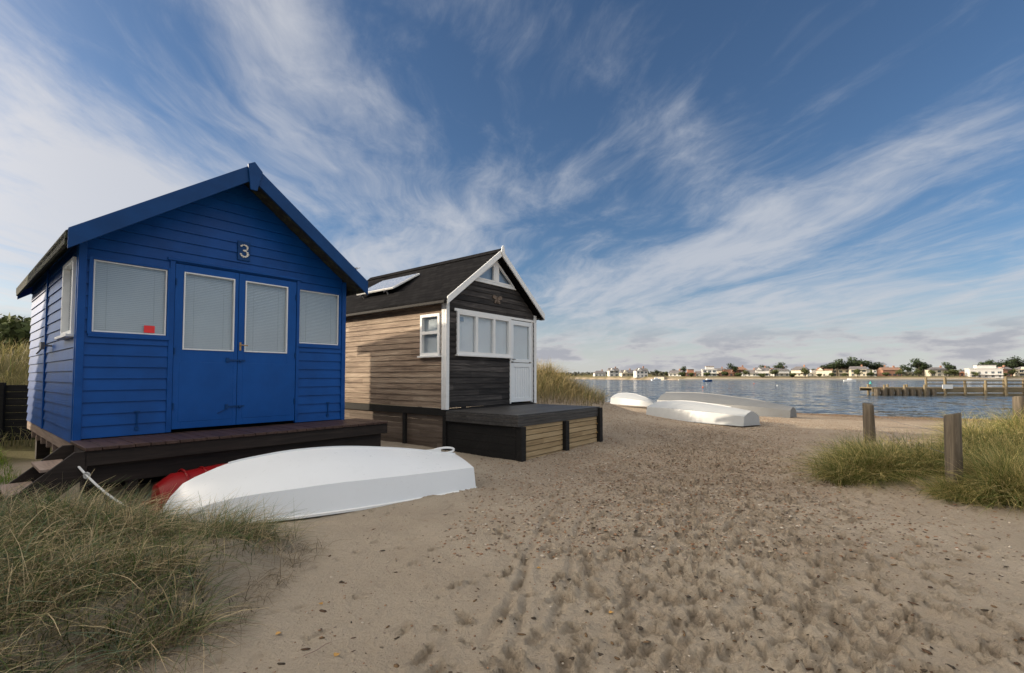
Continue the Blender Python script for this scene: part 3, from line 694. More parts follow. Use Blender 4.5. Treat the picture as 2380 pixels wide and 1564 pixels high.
# ------------------------------------------------------------------ fence posts
def post(x,y,top,r,label,lean=0):
    z0=ghs(x,y)-.25; s=MB(); n=14; zs=list(np.linspace(z0,top-.012,7))+[top]
    ph=random.random()*9; vs=[];
    for k,z in enumerate(zs):
        rr=r*(1.04-.06*k/7) if k<7 else r*.86
        for i in range(n):
            t=2*math.pi*i/n; q=rr*(1+.06*math.sin(3*t+ph)+.04*math.sin(5*t+ph*2+z*3)); vs.append((q*math.cos(t)+lean*(z-z0),q*math.sin(t),z-z0+(.02*math.sin(t+ph) if k>=6 else 0)))
    fs=[(k*n+i,k*n+(i+1)%n,(k+1)*n+(i+1)%n,(k+1)*n+i) for k in range(7) for i in range(n)]+[tuple(range(7*n,8*n))]
    s.add(vs,fs); o=s.obj('fence_post',POSTW,smooth=True,sharp=50); o.location=(x,y,z0); tag(o,label,'post','fence posts in the marram grass'); return o
post(5.27,5.6,H-.45,.080,'thick weathered grey wooden post standing in marram grass',.015)
post(6.9,9.0,H-.525,.090,'short weathered wooden post at the edge of the grass',-.02)
post(9.85,9.05,H-.40,.10,'stubby weathered wooden post behind the grass')
for za,zb in ((.80,.76),(.55,.52)):
    w=MB(); w.tube([(5.27,5.7,za),(6.1,7.3,za-.06),(6.9,8.92,zb)],.003,4); w.tube([(6.9,8.92,zb),(8.4,9.0,zb-.05),(9.85,8.97,zb+.05)],.003,4)
    tag(w.obj('fence_wire',METAL),'thin rusty wire strung between wooden posts','wire','fence wires')
fb=MB(); 
for i in range(8): fb.box(0,2.6,0,.03,.0+i*.15,.145+i*.15)
for x in (0,1.25,2.5): fb.box(x,x+.1,-.08,-.001,-.3,1.25)
o=fb.obj('board_fence',BLACKW,bevel=.003); o.location=(-12.2,9.6,.1); o.rotation_euler=(0,0,.35); tag(o,'low black stained board fence beside the dune grass','fence')
# ------------------------------------------------------------------ grass
GR=attrmat('marram_grass',.55,.3)
def grass(name,X,Y,length,lean,cols,wid=.003,seg=5,bias=(0,0),z_off=-.02,label=None,droop=.55,Lm=None):
    n=len(X); Z=gh(X,Y)+z_off; L=length*(.55+.65*rng.random(n)); ph=rng.random(n)*2*math.pi
    if Lm is not None: L=L*Lm
    lx=np.cos(ph)*1+bias[0];ly=np.sin(ph)+bias[1]; nn=np.hypot(lx,ly)+1e-6; lx/=nn;ly/=nn
    le=np.clip(lean*(.35+1.1*rng.random(n)),.05,1.3); t=np.linspace(0,1,seg)[None,:]
    hor=L[:,None]*(le[:,None]*t**1.6); ver=L[:,None]*(np.sqrt(np.clip(1-.45*le[:,None]**2,.1,1))*t-droop*le[:,None]*t**2.6*.7)
    cx=X[:,None]+lx[:,None]*hor; cy=Y[:,None]+ly[:,None]*hor; cz=Z[:,None]+np.maximum(ver,.0)
    cx=cx+.02*np.sin(t*5+ph[:,None])*L[:,None]; 
    W=wid*(.6+.8*rng.random(n))[:,None]*(1-.85*t**1.5); px=-ly[:,None];py=lx[:,None]
    tw=rng.random(n)[:,None]*3.1
    ax=px*np.cos(tw)+0*t; ay=py*np.cos(tw)+0*t; az=np.sin(tw)*.6+0*t
    l=np.stack([cx-ax*W,cy-ay*W,cz-az*W],-1); r_=np.stack([cx+ax*W,cy+ay*W,cz+az*W],-1)
    co=np.stack([l,r_],2).reshape(-1,3).astype(np.float32)
    base=(np.arange(n)*seg*2)[:,None]+(np.arange(seg-1)*2)[None,:]
    f=np.stack([base,base+1,base+3,base+2],-1).reshape(-1,4)
    me=bpy.data.meshes.new(name); me.vertices.add(len(co)); me.vertices.foreach_set('co',co.ravel()); me.loops.add(f.size); me.loops.foreach_set('vertex_index',f.ravel().astype(np.int32))
    me.polygons.add(len(f)); me.polygons.foreach_set('loop_start',np.arange(0,f.size,4,dtype=np.int32)); me.update(calc_edges=True)
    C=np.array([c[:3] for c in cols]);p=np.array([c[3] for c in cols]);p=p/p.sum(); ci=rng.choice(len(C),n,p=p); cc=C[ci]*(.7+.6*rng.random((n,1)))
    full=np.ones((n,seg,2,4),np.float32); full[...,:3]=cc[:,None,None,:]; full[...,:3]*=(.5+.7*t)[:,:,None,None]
    a=me.color_attributes.new('Col','FLOAT_COLOR','POINT'); a.data.foreach_set('color',full.ravel())
    me.materials.append(GR); o=bpy.data.objects.new(name,me); COL.objects.link(o); o['kind']='stuff'; o['label']=label or 'tussocks of marram grass on the sand'; o['category']='grass'; return o
def clumps(n,centers,per_r=.09,per=38):
    w=np.array([c[4] for c in centers]);w=w/w.sum(); nt=max(1,n//per); k=rng.choice(len(centers),nt,p=w); C=np.array(centers)
    tx=C[k,0]+rng.normal(0,1,nt)*C[k,2]*.6; ty=C[k,1]+rng.normal(0,1,nt)*C[k,3]*.6; i=rng.integers(0,nt,n)
    return tx[i]+rng.normal(0,per_r,n),ty[i]+rng.normal(0,per_r,n)
STRAW=[(.09,.13,.035,4),(.135,.175,.06,4),(.14,.19,.115,3),(.46,.37,.20,3.7),(.60,.48,.29,3.7),(.25,.19,.11,3)]
X=rng.uniform(-5.0,-1.6,38000);Y=rng.uniform(1.5,4.9,38000)
tuft=fbm(X*2.6,Y*2.6,61,3)
edge=-1.98+.20*np.sin(Y*3.1)+.30*fbm(Y*2,Y*0+3,66,2)-.30*sst((2.7-Y)/.6)
keep=(X<edge+.2*tuft)&(tuft>-.15)&(Y<4.32+.10*np.minimum(0,(X+3))*-.5)
X,Y=X[keep],Y[keep]; T=tuft[keep]
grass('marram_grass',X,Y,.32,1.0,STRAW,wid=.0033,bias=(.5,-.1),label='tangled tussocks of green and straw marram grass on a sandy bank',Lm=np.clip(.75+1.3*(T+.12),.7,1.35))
X,Y=clumps(3400,[(-2.7,4.15,.7,.2,2.4),(-3.6,4.1,.6,.2,1),(-2.3,3.5,.25,.7,1.5),(-2.5,2.6,.3,.6,1.5),(-3.2,3.0,.7,.6,1.5)])
k=(X<-1.95)&(Y<4.5); grass('marram_grass',X[k],Y[k],.44,.9,STRAW,wid=.0025,bias=(.5,.1),label='long loose blades of marram grass over the boat edge')
X=rng.uniform(-2.2,-1.6,700);Y=rng.uniform(1.9,4.2,700)
grass('dry_grass',X,Y,.26,1.3,[(.14,.105,.06,1),(.34,.27,.17,1)],wid=.0019,bias=(.5,-.2),droop=.95,z_off=.006,label='dry grass roots trailing over bare sand')
X,Y=clumps(28000,[(4.95,6.4,.36,.36,2.2),(5.4,6.9,.5,.5,2.6),(5.75,5.5,.28,.28,3.4),(5.25,5.45,.12,.12,1.0),(6.3,6.3,.5,.5,3),(7.4,6.9,.8,.6,4),(8.9,7.4,1.2,.8,4),(10.5,8.2,1.2,.8,2)],.09,300)
lm=np.where((np.abs(X/Y-.941)<.06)&(Y<5.8),.45,1.0)
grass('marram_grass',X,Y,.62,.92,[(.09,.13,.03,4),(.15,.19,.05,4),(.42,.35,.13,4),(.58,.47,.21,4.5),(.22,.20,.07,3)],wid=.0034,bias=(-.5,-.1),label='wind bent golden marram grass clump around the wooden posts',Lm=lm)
X=rng.uniform(-4.5,6.0,26000);Y=rng.uniform(12.6,21,26000); g=gauss(X,Y,*DUNE); k=g>.36+.14*fbm(X*1.5,Y*1.5,71,3); k&=~((X*.0+((X+1.332)*-.782+(Y-9.4)*.623)<5.2)&(((X+1.332)*.623+(Y-9.4)*.782)<3.4))
grass('dune_grass',X[k],Y[k],.58,.65,[(.16,.17,.055,3),(.42,.32,.14,4),(.28,.22,.095,3),(.52,.40,.2,2)],wid=.006,seg=4,bias=(.5,0),label='straw coloured marram grass covering a dune')
X=rng.uniform(-24,-8,26000);Y=rng.uniform(7,22,26000);w=(X+5.22)*-.775+(Y-5.58)*.632
k=(w>6.5)&(X/Y>-1.5)&(X/Y<-.9)
grass('dune_grass',X[k],Y[k],.55,.5,[(.15,.18,.06,2),(.34,.30,.12,4),(.45,.37,.18,3)],wid=.008,seg=4,bias=(.4,0),label='pale green marram grass covering a high dune')
X=rng.uniform(-10.5,-5.6,16000);Y=rng.uniform(4.2,11,16000);w=(X+5.22)*-.775+(Y-5.58)*.632; al=(X+5.22)*.632+(Y-5.58)*.775
k=(al<-.25)&(w>-.3)&(w<7)&(X/Y>-1.6)
grass('turf_grass',X[k],Y[k],.18,.6,[(.12,.22,.02,4),(.2,.30,.04,4),(.35,.34,.08,2)],wid=.005,seg=3,label='short green grass beside the hut base')
PEB=attrmat('pebble_stone',.7,0)
def pebbles(n,name,label,fn,r0,r1,flat=.5,cols=None,st=1.2):
    bm=bmesh.new(); bmesh.ops.create_icosphere(bm,subdivisions=1,radius=1); V=np.array([v.co[:] for v in bm.verts]); Fc=np.array([[v.index for v in f.verts] for f in bm.faces]); bm.free()
    X,Y=fn(n); n=len(X)
    ix=np.clip(np.searchsorted(XS,X),0,len(XS)-1); iy=np.clip(np.searchsorted(YS,Y),0,len(YS)-1); Z=GZ[iy,ix]+.002
    S=rng.uniform(r0,r1,n)[:,None]*rng.uniform(.5,1.2,(n,3))*np.array([st,1,flat])
    a=rng.random(n)*6.28; c,s=np.cos(a),np.sin(a); P=V[None]*S[:,None]; co=np.stack([P[...,0]*c[:,None]-P[...,1]*s[:,None]+X[:,None],P[...,0]*s[:,None]+P[...,1]*c[:,None]+Y[:,None],P[...,2]+Z[:,None]],-1).reshape(-1,3).astype(np.float32)
    f=(Fc[None]+(np.arange(n)*len(V))[:,None,None]).reshape(-1,3)
    me=bpy.data.meshes.new(name); me.vertices.add(len(co)); me.vertices.foreach_set('co',co.ravel()); me.loops.add(f.size); me.loops.foreach_set('vertex_index',f.ravel().astype(np.int32)); me.polygons.add(len(f)); me.polygons.foreach_set('loop_start',np.arange(0,f.size,3,dtype=np.int32)); me.update(calc_edges=True); me.polygons.foreach_set('use_smooth',np.ones(len(f),bool))
    C=np.array(cols or [(.22,.14,.09),(.32,.20,.12),(.15,.11,.075),(.40,.33,.24),(.22,.18,.145),(.5,.44,.36),(.27,.15,.085)]); cc=C[rng.integers(0,len(C),n)]*rng.uniform(.8,1.2,(n,1)); full=np.ones((n,len(V),4),np.float32); full[...,:3]=cc[:,None]
    at=me.color_attributes.new('Col','FLOAT_COLOR','POINT'); at.data.foreach_set('color',full.ravel()); me.materials.append(PEB)
    o=bpy.data.objects.new(name,me); COL.objects.link(o); o['kind']='stuff'; o['label']=label; o['category']='stones'
def f1(n):
    Y=rng.uniform(3.8,22,n); X=rng.normal(0,1,n)*(1.1+.14*Y)+np.interp(Y,[4.8,9,21],[1.5,3.2,12]); k=(X>-.6)&(fbm(X*.7,Y*.7,81,3)>-.3)&(Y<shoreY(X)-.5); return X[k],Y[k]
pebbles(32000,'shingle','brown and orange pebbles strewn over the sand path',f1,.007,.018)
def f2(n):
    Y=2+6*rng.random(n)**1.3; X=rng.uniform(-1.4,5,n); return X,Y
pebbles(3000,'small_stones','small scattered stones and shell bits on sand',f2,.003,.009)
def f4(n):
    Y=2+12*rng.random(n)**1.4; X=pathc(Y)+rng.normal(0,1,n)*1.3*pathw(Y); return X,Y
pebbles(1700,'leaf_litter','scraps of dry brown leaves and seaweed on sand',f4,.006,.016,.2,[(.10,.06,.035),(.16,.10,.05),(.06,.045,.03)],2.2)
def f3(n):
    X=rng.uniform(8,26,n); Y=shoreY(X)-1.2+rng.normal(0,.6,n); return X,Y
pebbles(6000,'tide_line','brown weed and shingle along the water edge',f3,.02,.05,.4,[(.14,.09,.05),(.2,.13,.08),(.10,.07,.045)])
for (x,y,a,L) in ((-.1,5.6,1.4,.15),(-.9,3.5,2.1,.14),(-1.1,2.5,.6,.16)):
    s=MB(); z=ghs(x,y)+.02; p=[Vector((x,y,z))]; 
    for i in range(5): a+=random.uniform(-.3,.3); p.append(p[-1]+Vector((math.cos(a)*L/5,math.sin(a)*L/5,random.uniform(-.004,.008))))
    s.tube(p,.0022,5); tag(s.obj('twig',STEPW),'thin brown twig lying on the sand','twig','twigs on the sand')
LEAFM=paint('fallen_leaf',(.42,.24,.06),.6,.2)
for (x,y) in ((-.93,2.52),(-1.35,2.75),(.62,2.95),(1.7,5.3),(-1.25,3.1),(.2,3.6),(2.1,4.0)):
    s=MB(); z=float(GZ[np.searchsorted(YS,y),np.searchsorted(XS,x)])+.012; a=random.random()*6; v=[]
    for i in range(7):
        t=2*math.pi*i/7; rr=.018*(1+.3*math.cos(t)); v.append((x+math.cos(t+a)*rr,y+math.sin(t+a)*rr*.7,z+.006*math.sin(2*t)))
    s.add(v,[tuple(range(7))]); tag(s.obj('fallen_leaf',LEAFM),'small yellow fallen leaf lying on the sand','leaf','fallen leaves on the sand')
# ------------------------------------------------------------------ jetty
def jetty():
    e=thing('jetty','weathered timber jetty on piles standing in the water','jetty',(36.8,47.5,.25),-.03)
    d=MB(); x=0
    while x<48: d.box(x,x+.30,0,1.8,.02,.12); x+=.33
    d.obj('deck',JETW,e)
    d=MB(); d.box(-.1,48,-.08,0,-.40,.12); d.box(-.1,48,-.06,.0,-.75,-.48); d.box(0,48,1.8,1.86,-.26,.10); d.objs('beam',JETW,e)
    for i in range(24):
        for y in (-.22,2.0):
            p=MB(); hh=1.05+.2*math.sin(i*2.3) if i>2 and (i*7+int(y*3))%4 else .4
            p.cyl((i*2.0+1.0,y,-2.4),(i*2.0+1.0,y,hh),.13,.11,9); p.obj('post',JETW,e,smooth=True)
    for z in (.72,.38): r=MB(); r.box(7,47,1.88,1.95,z,z+.11); r.obj('rail',JETW,e)
    for z in (.72,.38): r=MB(); r.box(11,47,-.14,-.09,z,z+.11); r.obj('rail',JETW,e)
    for x in (6.6,15.6): s=MB(); s.box(x,x+1.0,-.42,-.38,.0,.42); s.obj('notice_board',WHITE,e)
    for i in range(9): s=MB(); s.cyl((.3+i*.7,-.14,-1.4),(.3+i*.7,-.14,.0),.26,.25,9); s.obj('fender_pile',POSTW,e,smooth=True)
jetty()
TEAL=paint('teal_paint',(.03,.3,.27),.5,.1); ORNG=paint('orange_buoy',(.7,.14,.03),.5,.1)
def marker():
    e=thing('channel_marker','teal cone channel marker on a pole in the water','marker',(44.3,57.5,-.45)); s=MB(); s.cyl((0,0,-1),(0,0,1.1),.05,n=8); s.obj('pole',POSTW,e)
    s=MB(); s.cyl((0,0,1.0),(0,0,1.4),.16,.02,12); s.obj('topmark',TEAL,e)
marker()
for i,(k,y) in enumerate(((.41,80),(.57,95),(.52,120))):
    s=MB(); s.ball((0,0,.08),.16,sc=(1,1,.8)); s.cyl((0,0,.18),(0,0,.28),.03,n=6); o=s.obj('buoy',ORNG if i%2==0 else WHITE,smooth=True); o.location=(k*y,y,-.45)
    tag(o,'round orange mooring buoy floating on the water' if i%2==0 else 'round white mooring buoy floating on the water','buoy','mooring buoys')
def moored(k,y,L,col,lab):
    e=thing('motor_boat',lab,'boat',(k*y,y,-.5),random.uniform(-.5,.5),'boats moored on the water'); s=MB(); st=[]
    for f in np.linspace(0,1,9):
        w=.17*L*(1-.95*max(0,(f-.5)*2)**2); zt=.16*L+.06*L*f; st.append([(f*L,-w,zt),(f*L,-w*.7,.02),(f*L,0,-.1),(f*L,w*.7,.02),(f*L,w,zt)])
    n=5; s.add([p for r in st for p in r],[(i*n+j,i*n+j+1,(i+1)*n+j+1,(i+1)*n+j) for i in range(8) for j in range(4)]+[(0,1,2,3,4)]+[(i*n,i*n+4,(i+1)*n+4,(i+1)*n) for i in range(8)])
    s.obj('hull',col,e); c=MB(); c.hexa([(.3*L,-.11*L,.16*L),(.72*L,-.09*L,.18*L),(.72*L,.09*L,.18*L),(.3*L,.11*L,.16*L),(.34*L,-.09*L,.32*L),(.58*L,-.08*L,.32*L),(.58*L,.08*L,.32*L),(.34*L,.09*L,.32*L)]); c.obj('cabin',WHITE,e,bevel=.03)
moored(.412,175,3.6,NAVY,'small blue and white motor boat on a mooring'); moored(.713,180,4,WHITE,'white motor cruiser on a mooring'); moored(.30,215,4.5,WHITE,'small white boat near the far bank')
# ------------------------------------------------------------------ far houses
WIN=paint('far_window_glass',(.05,.07,.09),.2,.2); TILE=paint('clay_roof_tile',(.26,.15,.10),.8,.25); SLATE=paint('slate_roof',(.15,.14,.14),.8,.2); CREAM=paint('cream_render',(.66,.60,.48),.7,.05); BRICK=paint('red_brick',(.38,.20,.13),.8,.2); WHITEH=paint('white_render',(.62,.61,.58),.7,.05)
def house(W,D,Hh,roofh,flat,seed):
    r=random.Random(seed); s=MB(); s.box(-W/2,W/2,0,D,0,Hh,0)
    if flat: s.box(-W/2-.2,W/2+.2,-.25,D+.2,Hh,Hh+.3,0); s.box(-W/4,W/3,1,D-1,Hh+.3,Hh+1.9,0); s.box(-W/4-.1,W/3+.1,.8,D,Hh+1.9,Hh+2.1,1)
    else:
        o=.35; i=W*.22 if r.random()<.5 else 0
        p=[(-W/2-o,-o,Hh),(W/2+o,-o,Hh),(W/2+o,D+o,Hh),(-W/2-o,D+o,Hh),(-W/2+i,D/2,Hh+roofh),(W/2-i,D/2,Hh+roofh)]
        s.add(p,[(0,1,5,4),(2,3,4,5),(1,2,5),(3,0,4),(0,3,2,1)],1); s.box(W*.2,W*.2+.7,D/2-.4,D/2+.4,Hh+roofh*.5,Hh+roofh+.9,3)
        if r.random()<.6:
            x=-W*.22; s.prism([(x-1.5,Hh-.1),(x+1.5,Hh-.1),(x,Hh+roofh*.85)],-.5,D/2,0)
    fl=max(1,int(Hh/2.0)); nw=max(2,int(W/2.2))
    for j in range(fl):
        for k in range(nw):
            x=-W/2+W*(k+.5)/nw; w=r.choice((.4,.55,.7)); z=j*2.0+.5; s.box(x-w,x+w,-.05,.05,z,z+1.05,2); s.box(x-.04,x+.04,-.08,-.04,z,z+1.05,0)
        if r.random()<.5: s.box(-W/2,W/2,-1.0,-.01,j*2.0+1.8,j*2.0+1.95,0)
    return s
random.seed(21)
k=.315; i=0; spec=[]
while k<1.30:
    y=235+12+random.uniform(0,30)
    if .84<k<.98 and random.random()<.45: k+=.03; continue
    W=random.uniform(5,9)
    wm=random.choice([WHITEH,WHITEH,WHITEH,WHITEH,CREAM,CREAM,BRICK]) if k<.68 else random.choice([WHITEH,WHITEH,CREAM,CREAM,BRICK])
    flat=random.random()<(.3 if k<.66 else .12); Hh=random.choice((2.1,3.6,4.0)) ; rm=random.choice((TILE,SLATE,SLATE))
    spec.append((k,y,W,Hh,flat,wm,rm)); k+=(W*.75+random.uniform(-1,4))/y
spec.append((1.02,243,13,5.0,True,WHITEH,SLATE))
for (k,y,W,Hh,flat,wm,rm) in spec:
    i+=1; s=house(W,6,Hh,random.uniform(1.2,2.0),flat,i); o=s.obj('house',[wm,rm,WIN,BRICK]); o.location=(k*y,y,ghs(k*y,y)-.2); o.rotation_euler=(0,0,random.uniform(-.9,.1))
    cn={'white_render':'white rendered','cream_render':'cream rendered','red_brick':'red brick'}[wm.name]
    tag(o,f"{cn} waterside house with {'flat' if flat else 'pitched tiled'} roof",'house','houses along the far bank')
k=.19;
while k<.31:
    y=235+(90-k*300)*2+25; W=random.uniform(6,10); s=house(W,7,random.choice((2.4,4)),1.8,False,i); i+=1
    o=s.obj('house',[random.choice((WHITEH,CREAM)),SLATE,WIN,BRICK]); o.location=(k*y,y,ghs(k*y,y)-.2); tag(o,'distant low pale house near the water','house','houses along the far bank'); k+=.03
s=MB(); s.box(84,330,0,.8,-1.2,.65); o=s.obj('sea_wall',CREAM); o.location=(0,234.5,-.45); tag(o,'low pale sea wall along the far bank','wall')
LEAF=attrmat('far_foliage',.8,.1); BARK=paint('bark',(.06,.045,.03),.9,.3)
def crown_mesh(seed,kind,n=800):
    r=np.random.default_rng(seed); lob=[]
    if kind=='pine':
        for _ in range(10): a=r.random()*6.28; q=r.random()**.5*2.1; lob.append((q*math.cos(a),q*math.sin(a),5.6+r.normal()*.8-.25*q,1.3+r.random()*.6,.9))
    elif kind=='round':
        for _ in range(11): a=r.random()*6.28; q=r.random()**.5*1.9; lob.append((q*math.cos(a),q*math.sin(a),3.0+r.random()*2.2-.2*q,1.2+r.random()*.6,1.0))
    else:
        for _ in range(9): a=r.random()*6.28; q=r.random()**.5*1.6; lob.append((q*math.cos(a),q*math.sin(a),1.2+r.random()*1.3,1.0+r.random()*.5,.9))
    vs=[];fs=[];cs=[]
    for i in range(n):
        l=lob[r.integers(len(lob))]; d=r.normal(size=3); d/=np.linalg.norm(d); rad=l[3]*(.65+.45*r.random()); c=np.array([l[0]+d[0]*rad,l[1]+d[1]*rad,l[2]+d[2]*rad*l[4]*.8])
        a=r.normal(size=3);a/=np.linalg.norm(a);b=np.cross(a,d+.01);b/=np.linalg.norm(b)+1e-6; s=.22+.22*r.random(); j=len(vs)
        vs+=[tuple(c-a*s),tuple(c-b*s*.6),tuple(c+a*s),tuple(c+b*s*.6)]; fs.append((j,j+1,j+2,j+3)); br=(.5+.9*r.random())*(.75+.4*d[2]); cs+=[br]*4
    me=bpy.data.meshes.new('crown'); me.from_pydata(vs,[],fs); base=np.array({'pine':(.045,.066,.028),'round':(.095,.11,.04),'bush':(.08,.10,.035)}[kind])*(r.uniform(.8,1.3))
    full=np.ones((len(vs),4),np.float32); full[:,:3]=np.array(cs)[:,None]*base[None]; at=me.color_attributes.new('Col','FLOAT_COLOR','POINT'); at.data.foreach_set('color',full.ravel()); me.materials.append(LEAF); return me
def trunk_mesh(kind):
    s=MB(); top={'pine':5.2,'round':3.0,'bush':.9}[kind]; s.cyl((0,0,-.5),(.15,.05,top),.28,.16,8)
    for a in (0,1.3,2.6,3.9,5.1): s.cyl((.1,.03,top*.75),(1.5*math.cos(a),1.5*math.sin(a),top+.6),.11,.04,6)
    o=s.obj('trunk',BARK); me=o.data; bpy.data.objects.remove(o); return me
CM={k:[crown_mesh(10*j+i,k) for i in range(3)] for j,k in enumerate(('pine','round','bush'))}; TM={k:trunk_mesh(k) for k in ('pine','round','bush')}
def tree(kind,x,y,sc,lab,group='trees along the far bank'):
    nm={'pine':'pine_tree','round':'tree','bush':'bush'}[kind]
    e=thing(nm,lab,('bush' if kind=='bush' else 'tree'),(x,y,ghs(x,y)-.1),random.random()*6.28,group); e.scale=(sc,sc,sc*random.uniform(.85,1.1))
    for nme,me in (('trunk',TM[kind]),('crown',random.choice(CM[kind]))):
        o=bpy.data.objects.new(nme,me); COL.objects.link(o); o.parent=e
labs={'pine':'dark green broad pine tree behind waterside houses','round':'leafy broad tree among the waterside houses','bush':'low green garden bush by the water'}
for k in np.arange(.29,1.30,.021):
    y=276+random.uniform(0,25) ; kind='round' if random.random()<.75 else 'pine'; sc=random.uniform(.65,1.05)
    if k<.66: sc*=.8
    tree(kind,(k+random.uniform(-.008,.008))*y,y,sc,labs[kind])
for k,sc in ((.475,.9),(.545,1.0),(.575,1.05),(.678,1.15),(.70,1.3),(.72,1.35),(.74,1.35),(.757,1.3),(.785,1.1),(.875,1.25),(.885,1.2),(.94,1.0),(1.02,1.2),(1.035,1.3),(1.07,1.3),(1.085,1.4),(1.10,1.3),(1.13,1.2)):
    y=264+random.uniform(0,6); tree('pine',k*y,y,sc,labs['pine'])
for k in np.arange(.36,1.28,.03):
    y=243+random.uniform(0,14); tree(random.choice(('bush','bush','round')),(k+random.uniform(-.01,.01))*y,y,random.uniform(.5,.85),labs['bush'])
for (x,y,s) in ((-16.6,15.6,.40),(-17.2,15.9,.46)): tree('bush',x,y,s,'dark green bush on top of the dune','bushes on the dune')
r=np.random.default_rng(5); vs=[];fs=[];cs=[]
for i in range(9000):
    k=r.uniform(.05,1.5); y=330+r.random()*60 if k>.3 else 400+r.random()*60; hgt=(3+2.2*(fbm(np.array([k*14.]),np.array([2.]),91,4)[0]+.3))*(1.2 if k>.6 else .9); z=r.random()*hgt+1.5; x=k*y; s=r.uniform(.5,1.3); a=r.normal(size=3)*s*.6;b=r.normal(size=3)*s*.6;c=np.array([x,y,z]); j=len(vs)
    vs+=[tuple(c-a),tuple(c-b),tuple(c+a),tuple(c+b)]; fs.append((j,j+1,j+2,j+3)); cs+=[.5+.8*r.random()]*4
me=bpy.data.meshes.new('distant_wood'); me.from_pydata(vs,[],fs); full=np.ones((len(vs),4),np.float32); full[:,:3]=np.array(cs)[:,None]*np.array((.085,.085,.06))[None]
at=me.color_attributes.new('Col','FLOAT_COLOR','POINT'); at.data.foreach_set('color',full.ravel()); me.materials.append(LEAF); o=bpy.data.objects.new('distant_wood',me); COL.objects.link(o); o['kind']='stuff'; o['label']='hazy band of distant trees behind the houses'; o['category']='trees'
# ------------------------------------------------------------------ world
SUN_AZ=math.atan2(-1,.09); SUN_EL=math.radians(17)
sd=Vector((math.sin(SUN_AZ)*math.cos(SUN_EL),math.cos(SUN_AZ)*math.cos(SUN_EL),math.sin(SUN_EL)))
world=bpy.data.worlds.new('World'); scene.world=world; world.use_nodes=True; t=NT(world.node_tree)
bg=world.node_tree.nodes['Background']
sky=t.n('ShaderNodeTexSky',sky_type='NISHITA'); sky.sun_disc=False; sky.sun_elevation=SUN_EL; sky.sun_rotation=SUN_AZ; sky.air_density=1.0; sky.dust_density=.6; sky.ozone_density=2.5
gen=t.n('ShaderNodeTexCoord').outputs['Generated']; sp=t.n('ShaderNodeSeparateXYZ'); t.put(sp.inputs[0],gen); x,y,z=sp.outputs
zc=t.m('ADD',t.m('MAXIMUM',z,0),.07); u=t.m('DIVIDE',x,zc); v=t.m('DIVIDE',y,zc)
ca,sa=.985,.17
A=t.m('ADD',t.m('MULTIPLY',u,ca),t.m('MULTIPLY',v,sa)); Bv=t.m('SUBTRACT',t.m('MULTIPLY',v,ca),t.m('MULTIPLY',u,sa))
def vec(a,b,c=0.0):
    cb=t.n('ShaderNodeCombineXYZ'); t.put(cb.inputs[0],a); t.put(cb.inputs[1],b); t.put(cb.inputs[2],c); return cb.outputs[0]
w1=t.noise(vec(A,Bv,3.0),.7,3,.5,0,True)
def warp(sa_,sb_,amt,zz):
    base=vec(t.m('MULTIPLY',A,sa_),t.m('MULTIPLY',Bv,sb_),zz)
    return t.vm('ADD',base,t.vm('SCALE',w1,scale=amt))
n1=t.noise(warp(1.5,.6,1.8,0.0),1.0,7,.60)
n2=t.noise(warp(4.8,1.5,3.2,5.0),1.0,7,.64)
az=t.m('ARCTAN2',x,y); el=t.m('ARCSINE',z)
AE=vec(az,el,0.0)
blobs=[(620,200,.34,.13,-75,.42),(700,60,.2,.13,-75,.2),(110,330,.36,.11,-35,.42),(40,560,.35,.14,0,.62),(350,470,.3,.12,-25,.40),(1000,520,.24,.07,38,.42),(870,600,.3,.08,20,.30),(1180,470,.2,.05,30,.25),
 (1600,330,.28,.08,-50,.34),(1480,620,.22,.045,12,.42),(1800,490,.34,.055,22,.30),(2250,290,.32,.07,22,.12),(1650,600,.35,.05,12,.28),(2000,640,.45,.05,12,.28),(1600,720,.4,.05,6,.38),(2250,700,.35,.06,4,.38),
 (200,80,.22,.12,-20,-.16),(1050,160,.2,.2,0,-.14),(2050,110,.4,.13,5,-.13),(1350,280,.10,.22,-15,.18),(900,380,.12,.08,30,.14),(1950,230,.28,.04,28,.12)]
acc=0.0
for (px,py,s1,s2,an,amp) in blobs:
    a0=math.atan((px-1190)/1080); e0=math.atan((875-py)/1080*math.cos(a0))
    mp=t.n('ShaderNodeMapping',vector_type='TEXTURE'); t.put(mp.inputs[0],AE); mp.inputs['Location'].default_value=(a0,e0,0); mp.inputs['Rotation'].default_value=(0,0,math.radians(an)); mp.inputs['Scale'].default_value=(s1,s2,1)
    d_=t.dot(mp.outputs[0],mp.outputs[0])
    acc=t.m('MULTIPLY_ADD',t.m('POWER',.36788,d_),amp,acc)
dens=t.m('ADD',t.m('ADD',acc,t.m('MULTIPLY',t.m('SUBTRACT',n1,.5),1.8)),t.m('MULTIPLY',t.m('SUBTRACT',n2,.5),1.45))
dens=t.m('MULTIPLY',t.sstep(dens,-.10,1.08),.86)
sunny=t.sstep(az,.2,-1.1)
cc=t.mix(sunny,(5.6,5.9,6.5),(6.9,6.9,7.2))
skyc=t.mix(1.0,sky.outputs[0],(.86,1.0,1.15),'MULTIPLY')
col=t.mix(dens,skyc,cc)
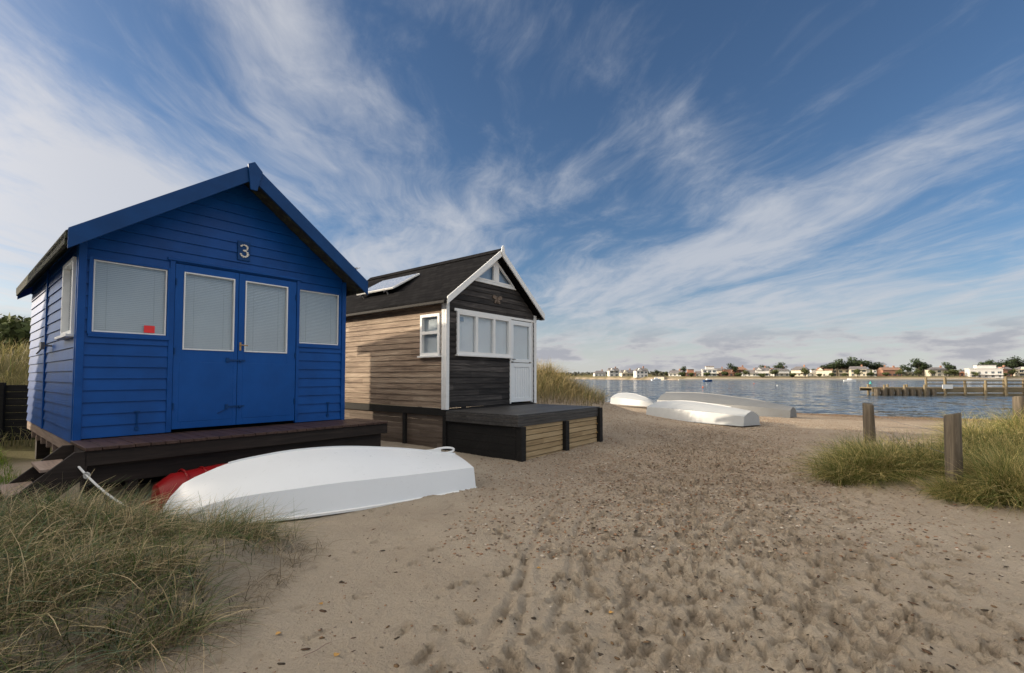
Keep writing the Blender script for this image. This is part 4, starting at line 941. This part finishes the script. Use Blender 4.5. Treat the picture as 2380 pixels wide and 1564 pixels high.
haze=t.m('MULTIPLY',t.sstep(el,.20,-.01),.74)
col=t.mix(haze,col,t.mix(sunny,(6.9,6.8,6.7),(9.6,9.2,8.6)))
n4=t.noise(vec(t.m('MULTIPLY',az,8),t.m('MULTIPLY',el,30),1.0),1.0,6,.58)
low=t.m('MULTIPLY',t.m('MULTIPLY',t.sstep(n4,.42,.53),t.sstep(el,.12,.05)),t.m('MULTIPLY',t.sstep(el,.004,.02),.85))
col=t.mix(low,col,t.mix(t.sstep(n4,.48,.60),(5.7,5.6,5.8),(3.9,3.95,4.5)))
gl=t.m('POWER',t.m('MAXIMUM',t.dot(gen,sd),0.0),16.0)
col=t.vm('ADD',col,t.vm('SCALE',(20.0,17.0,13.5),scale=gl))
back=t.m('MULTIPLY',t.m('MULTIPLY',t.sstep(y,.42,-.10),t.m('ADD',.6,t.m('MULTIPLY',n1,.5))),t.m('ADD',.06,t.m('MULTIPLY',t.sstep(z,.24,.78),.94)))  # unseen bright veil added to the sky behind the camera to lift shade
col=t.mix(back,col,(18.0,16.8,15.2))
lob=t.m('POWER',t.m('MAXIMUM',t.dot(gen,Vector((-.87,-.08,.49)).normalized()),0.0),32.0)  # bright patch added to the sky out of view for side light on sand
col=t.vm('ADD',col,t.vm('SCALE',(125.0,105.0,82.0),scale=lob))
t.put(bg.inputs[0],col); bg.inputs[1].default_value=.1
l=bpy.data.lights.new('sun','SUN'); l.energy=5.0; l.angle=math.radians(.6); l.color=(1,.84,.64)
o=bpy.data.objects.new('sun',l); COL.objects.link(o); o.rotation_euler=(-sd).to_track_quat('-Z','Y').to_euler()
# ------------------------------------------------------------------ camera
c=bpy.data.cameras.new('camera'); c.sensor_width=36; c.lens=36*1080/2380; c.clip_end=8000; c.clip_start=.05; c.shift_y=.0218
co=bpy.data.objects.new('camera',c); COL.objects.link(co); co.location=(0,0,H); co.rotation_euler=(math.radians(90)+math.atan(.038),0,0)
scene.camera=co
scene.view_settings.view_transform='Standard'; scene.view_settings.look='None'; scene.view_settings.exposure=0
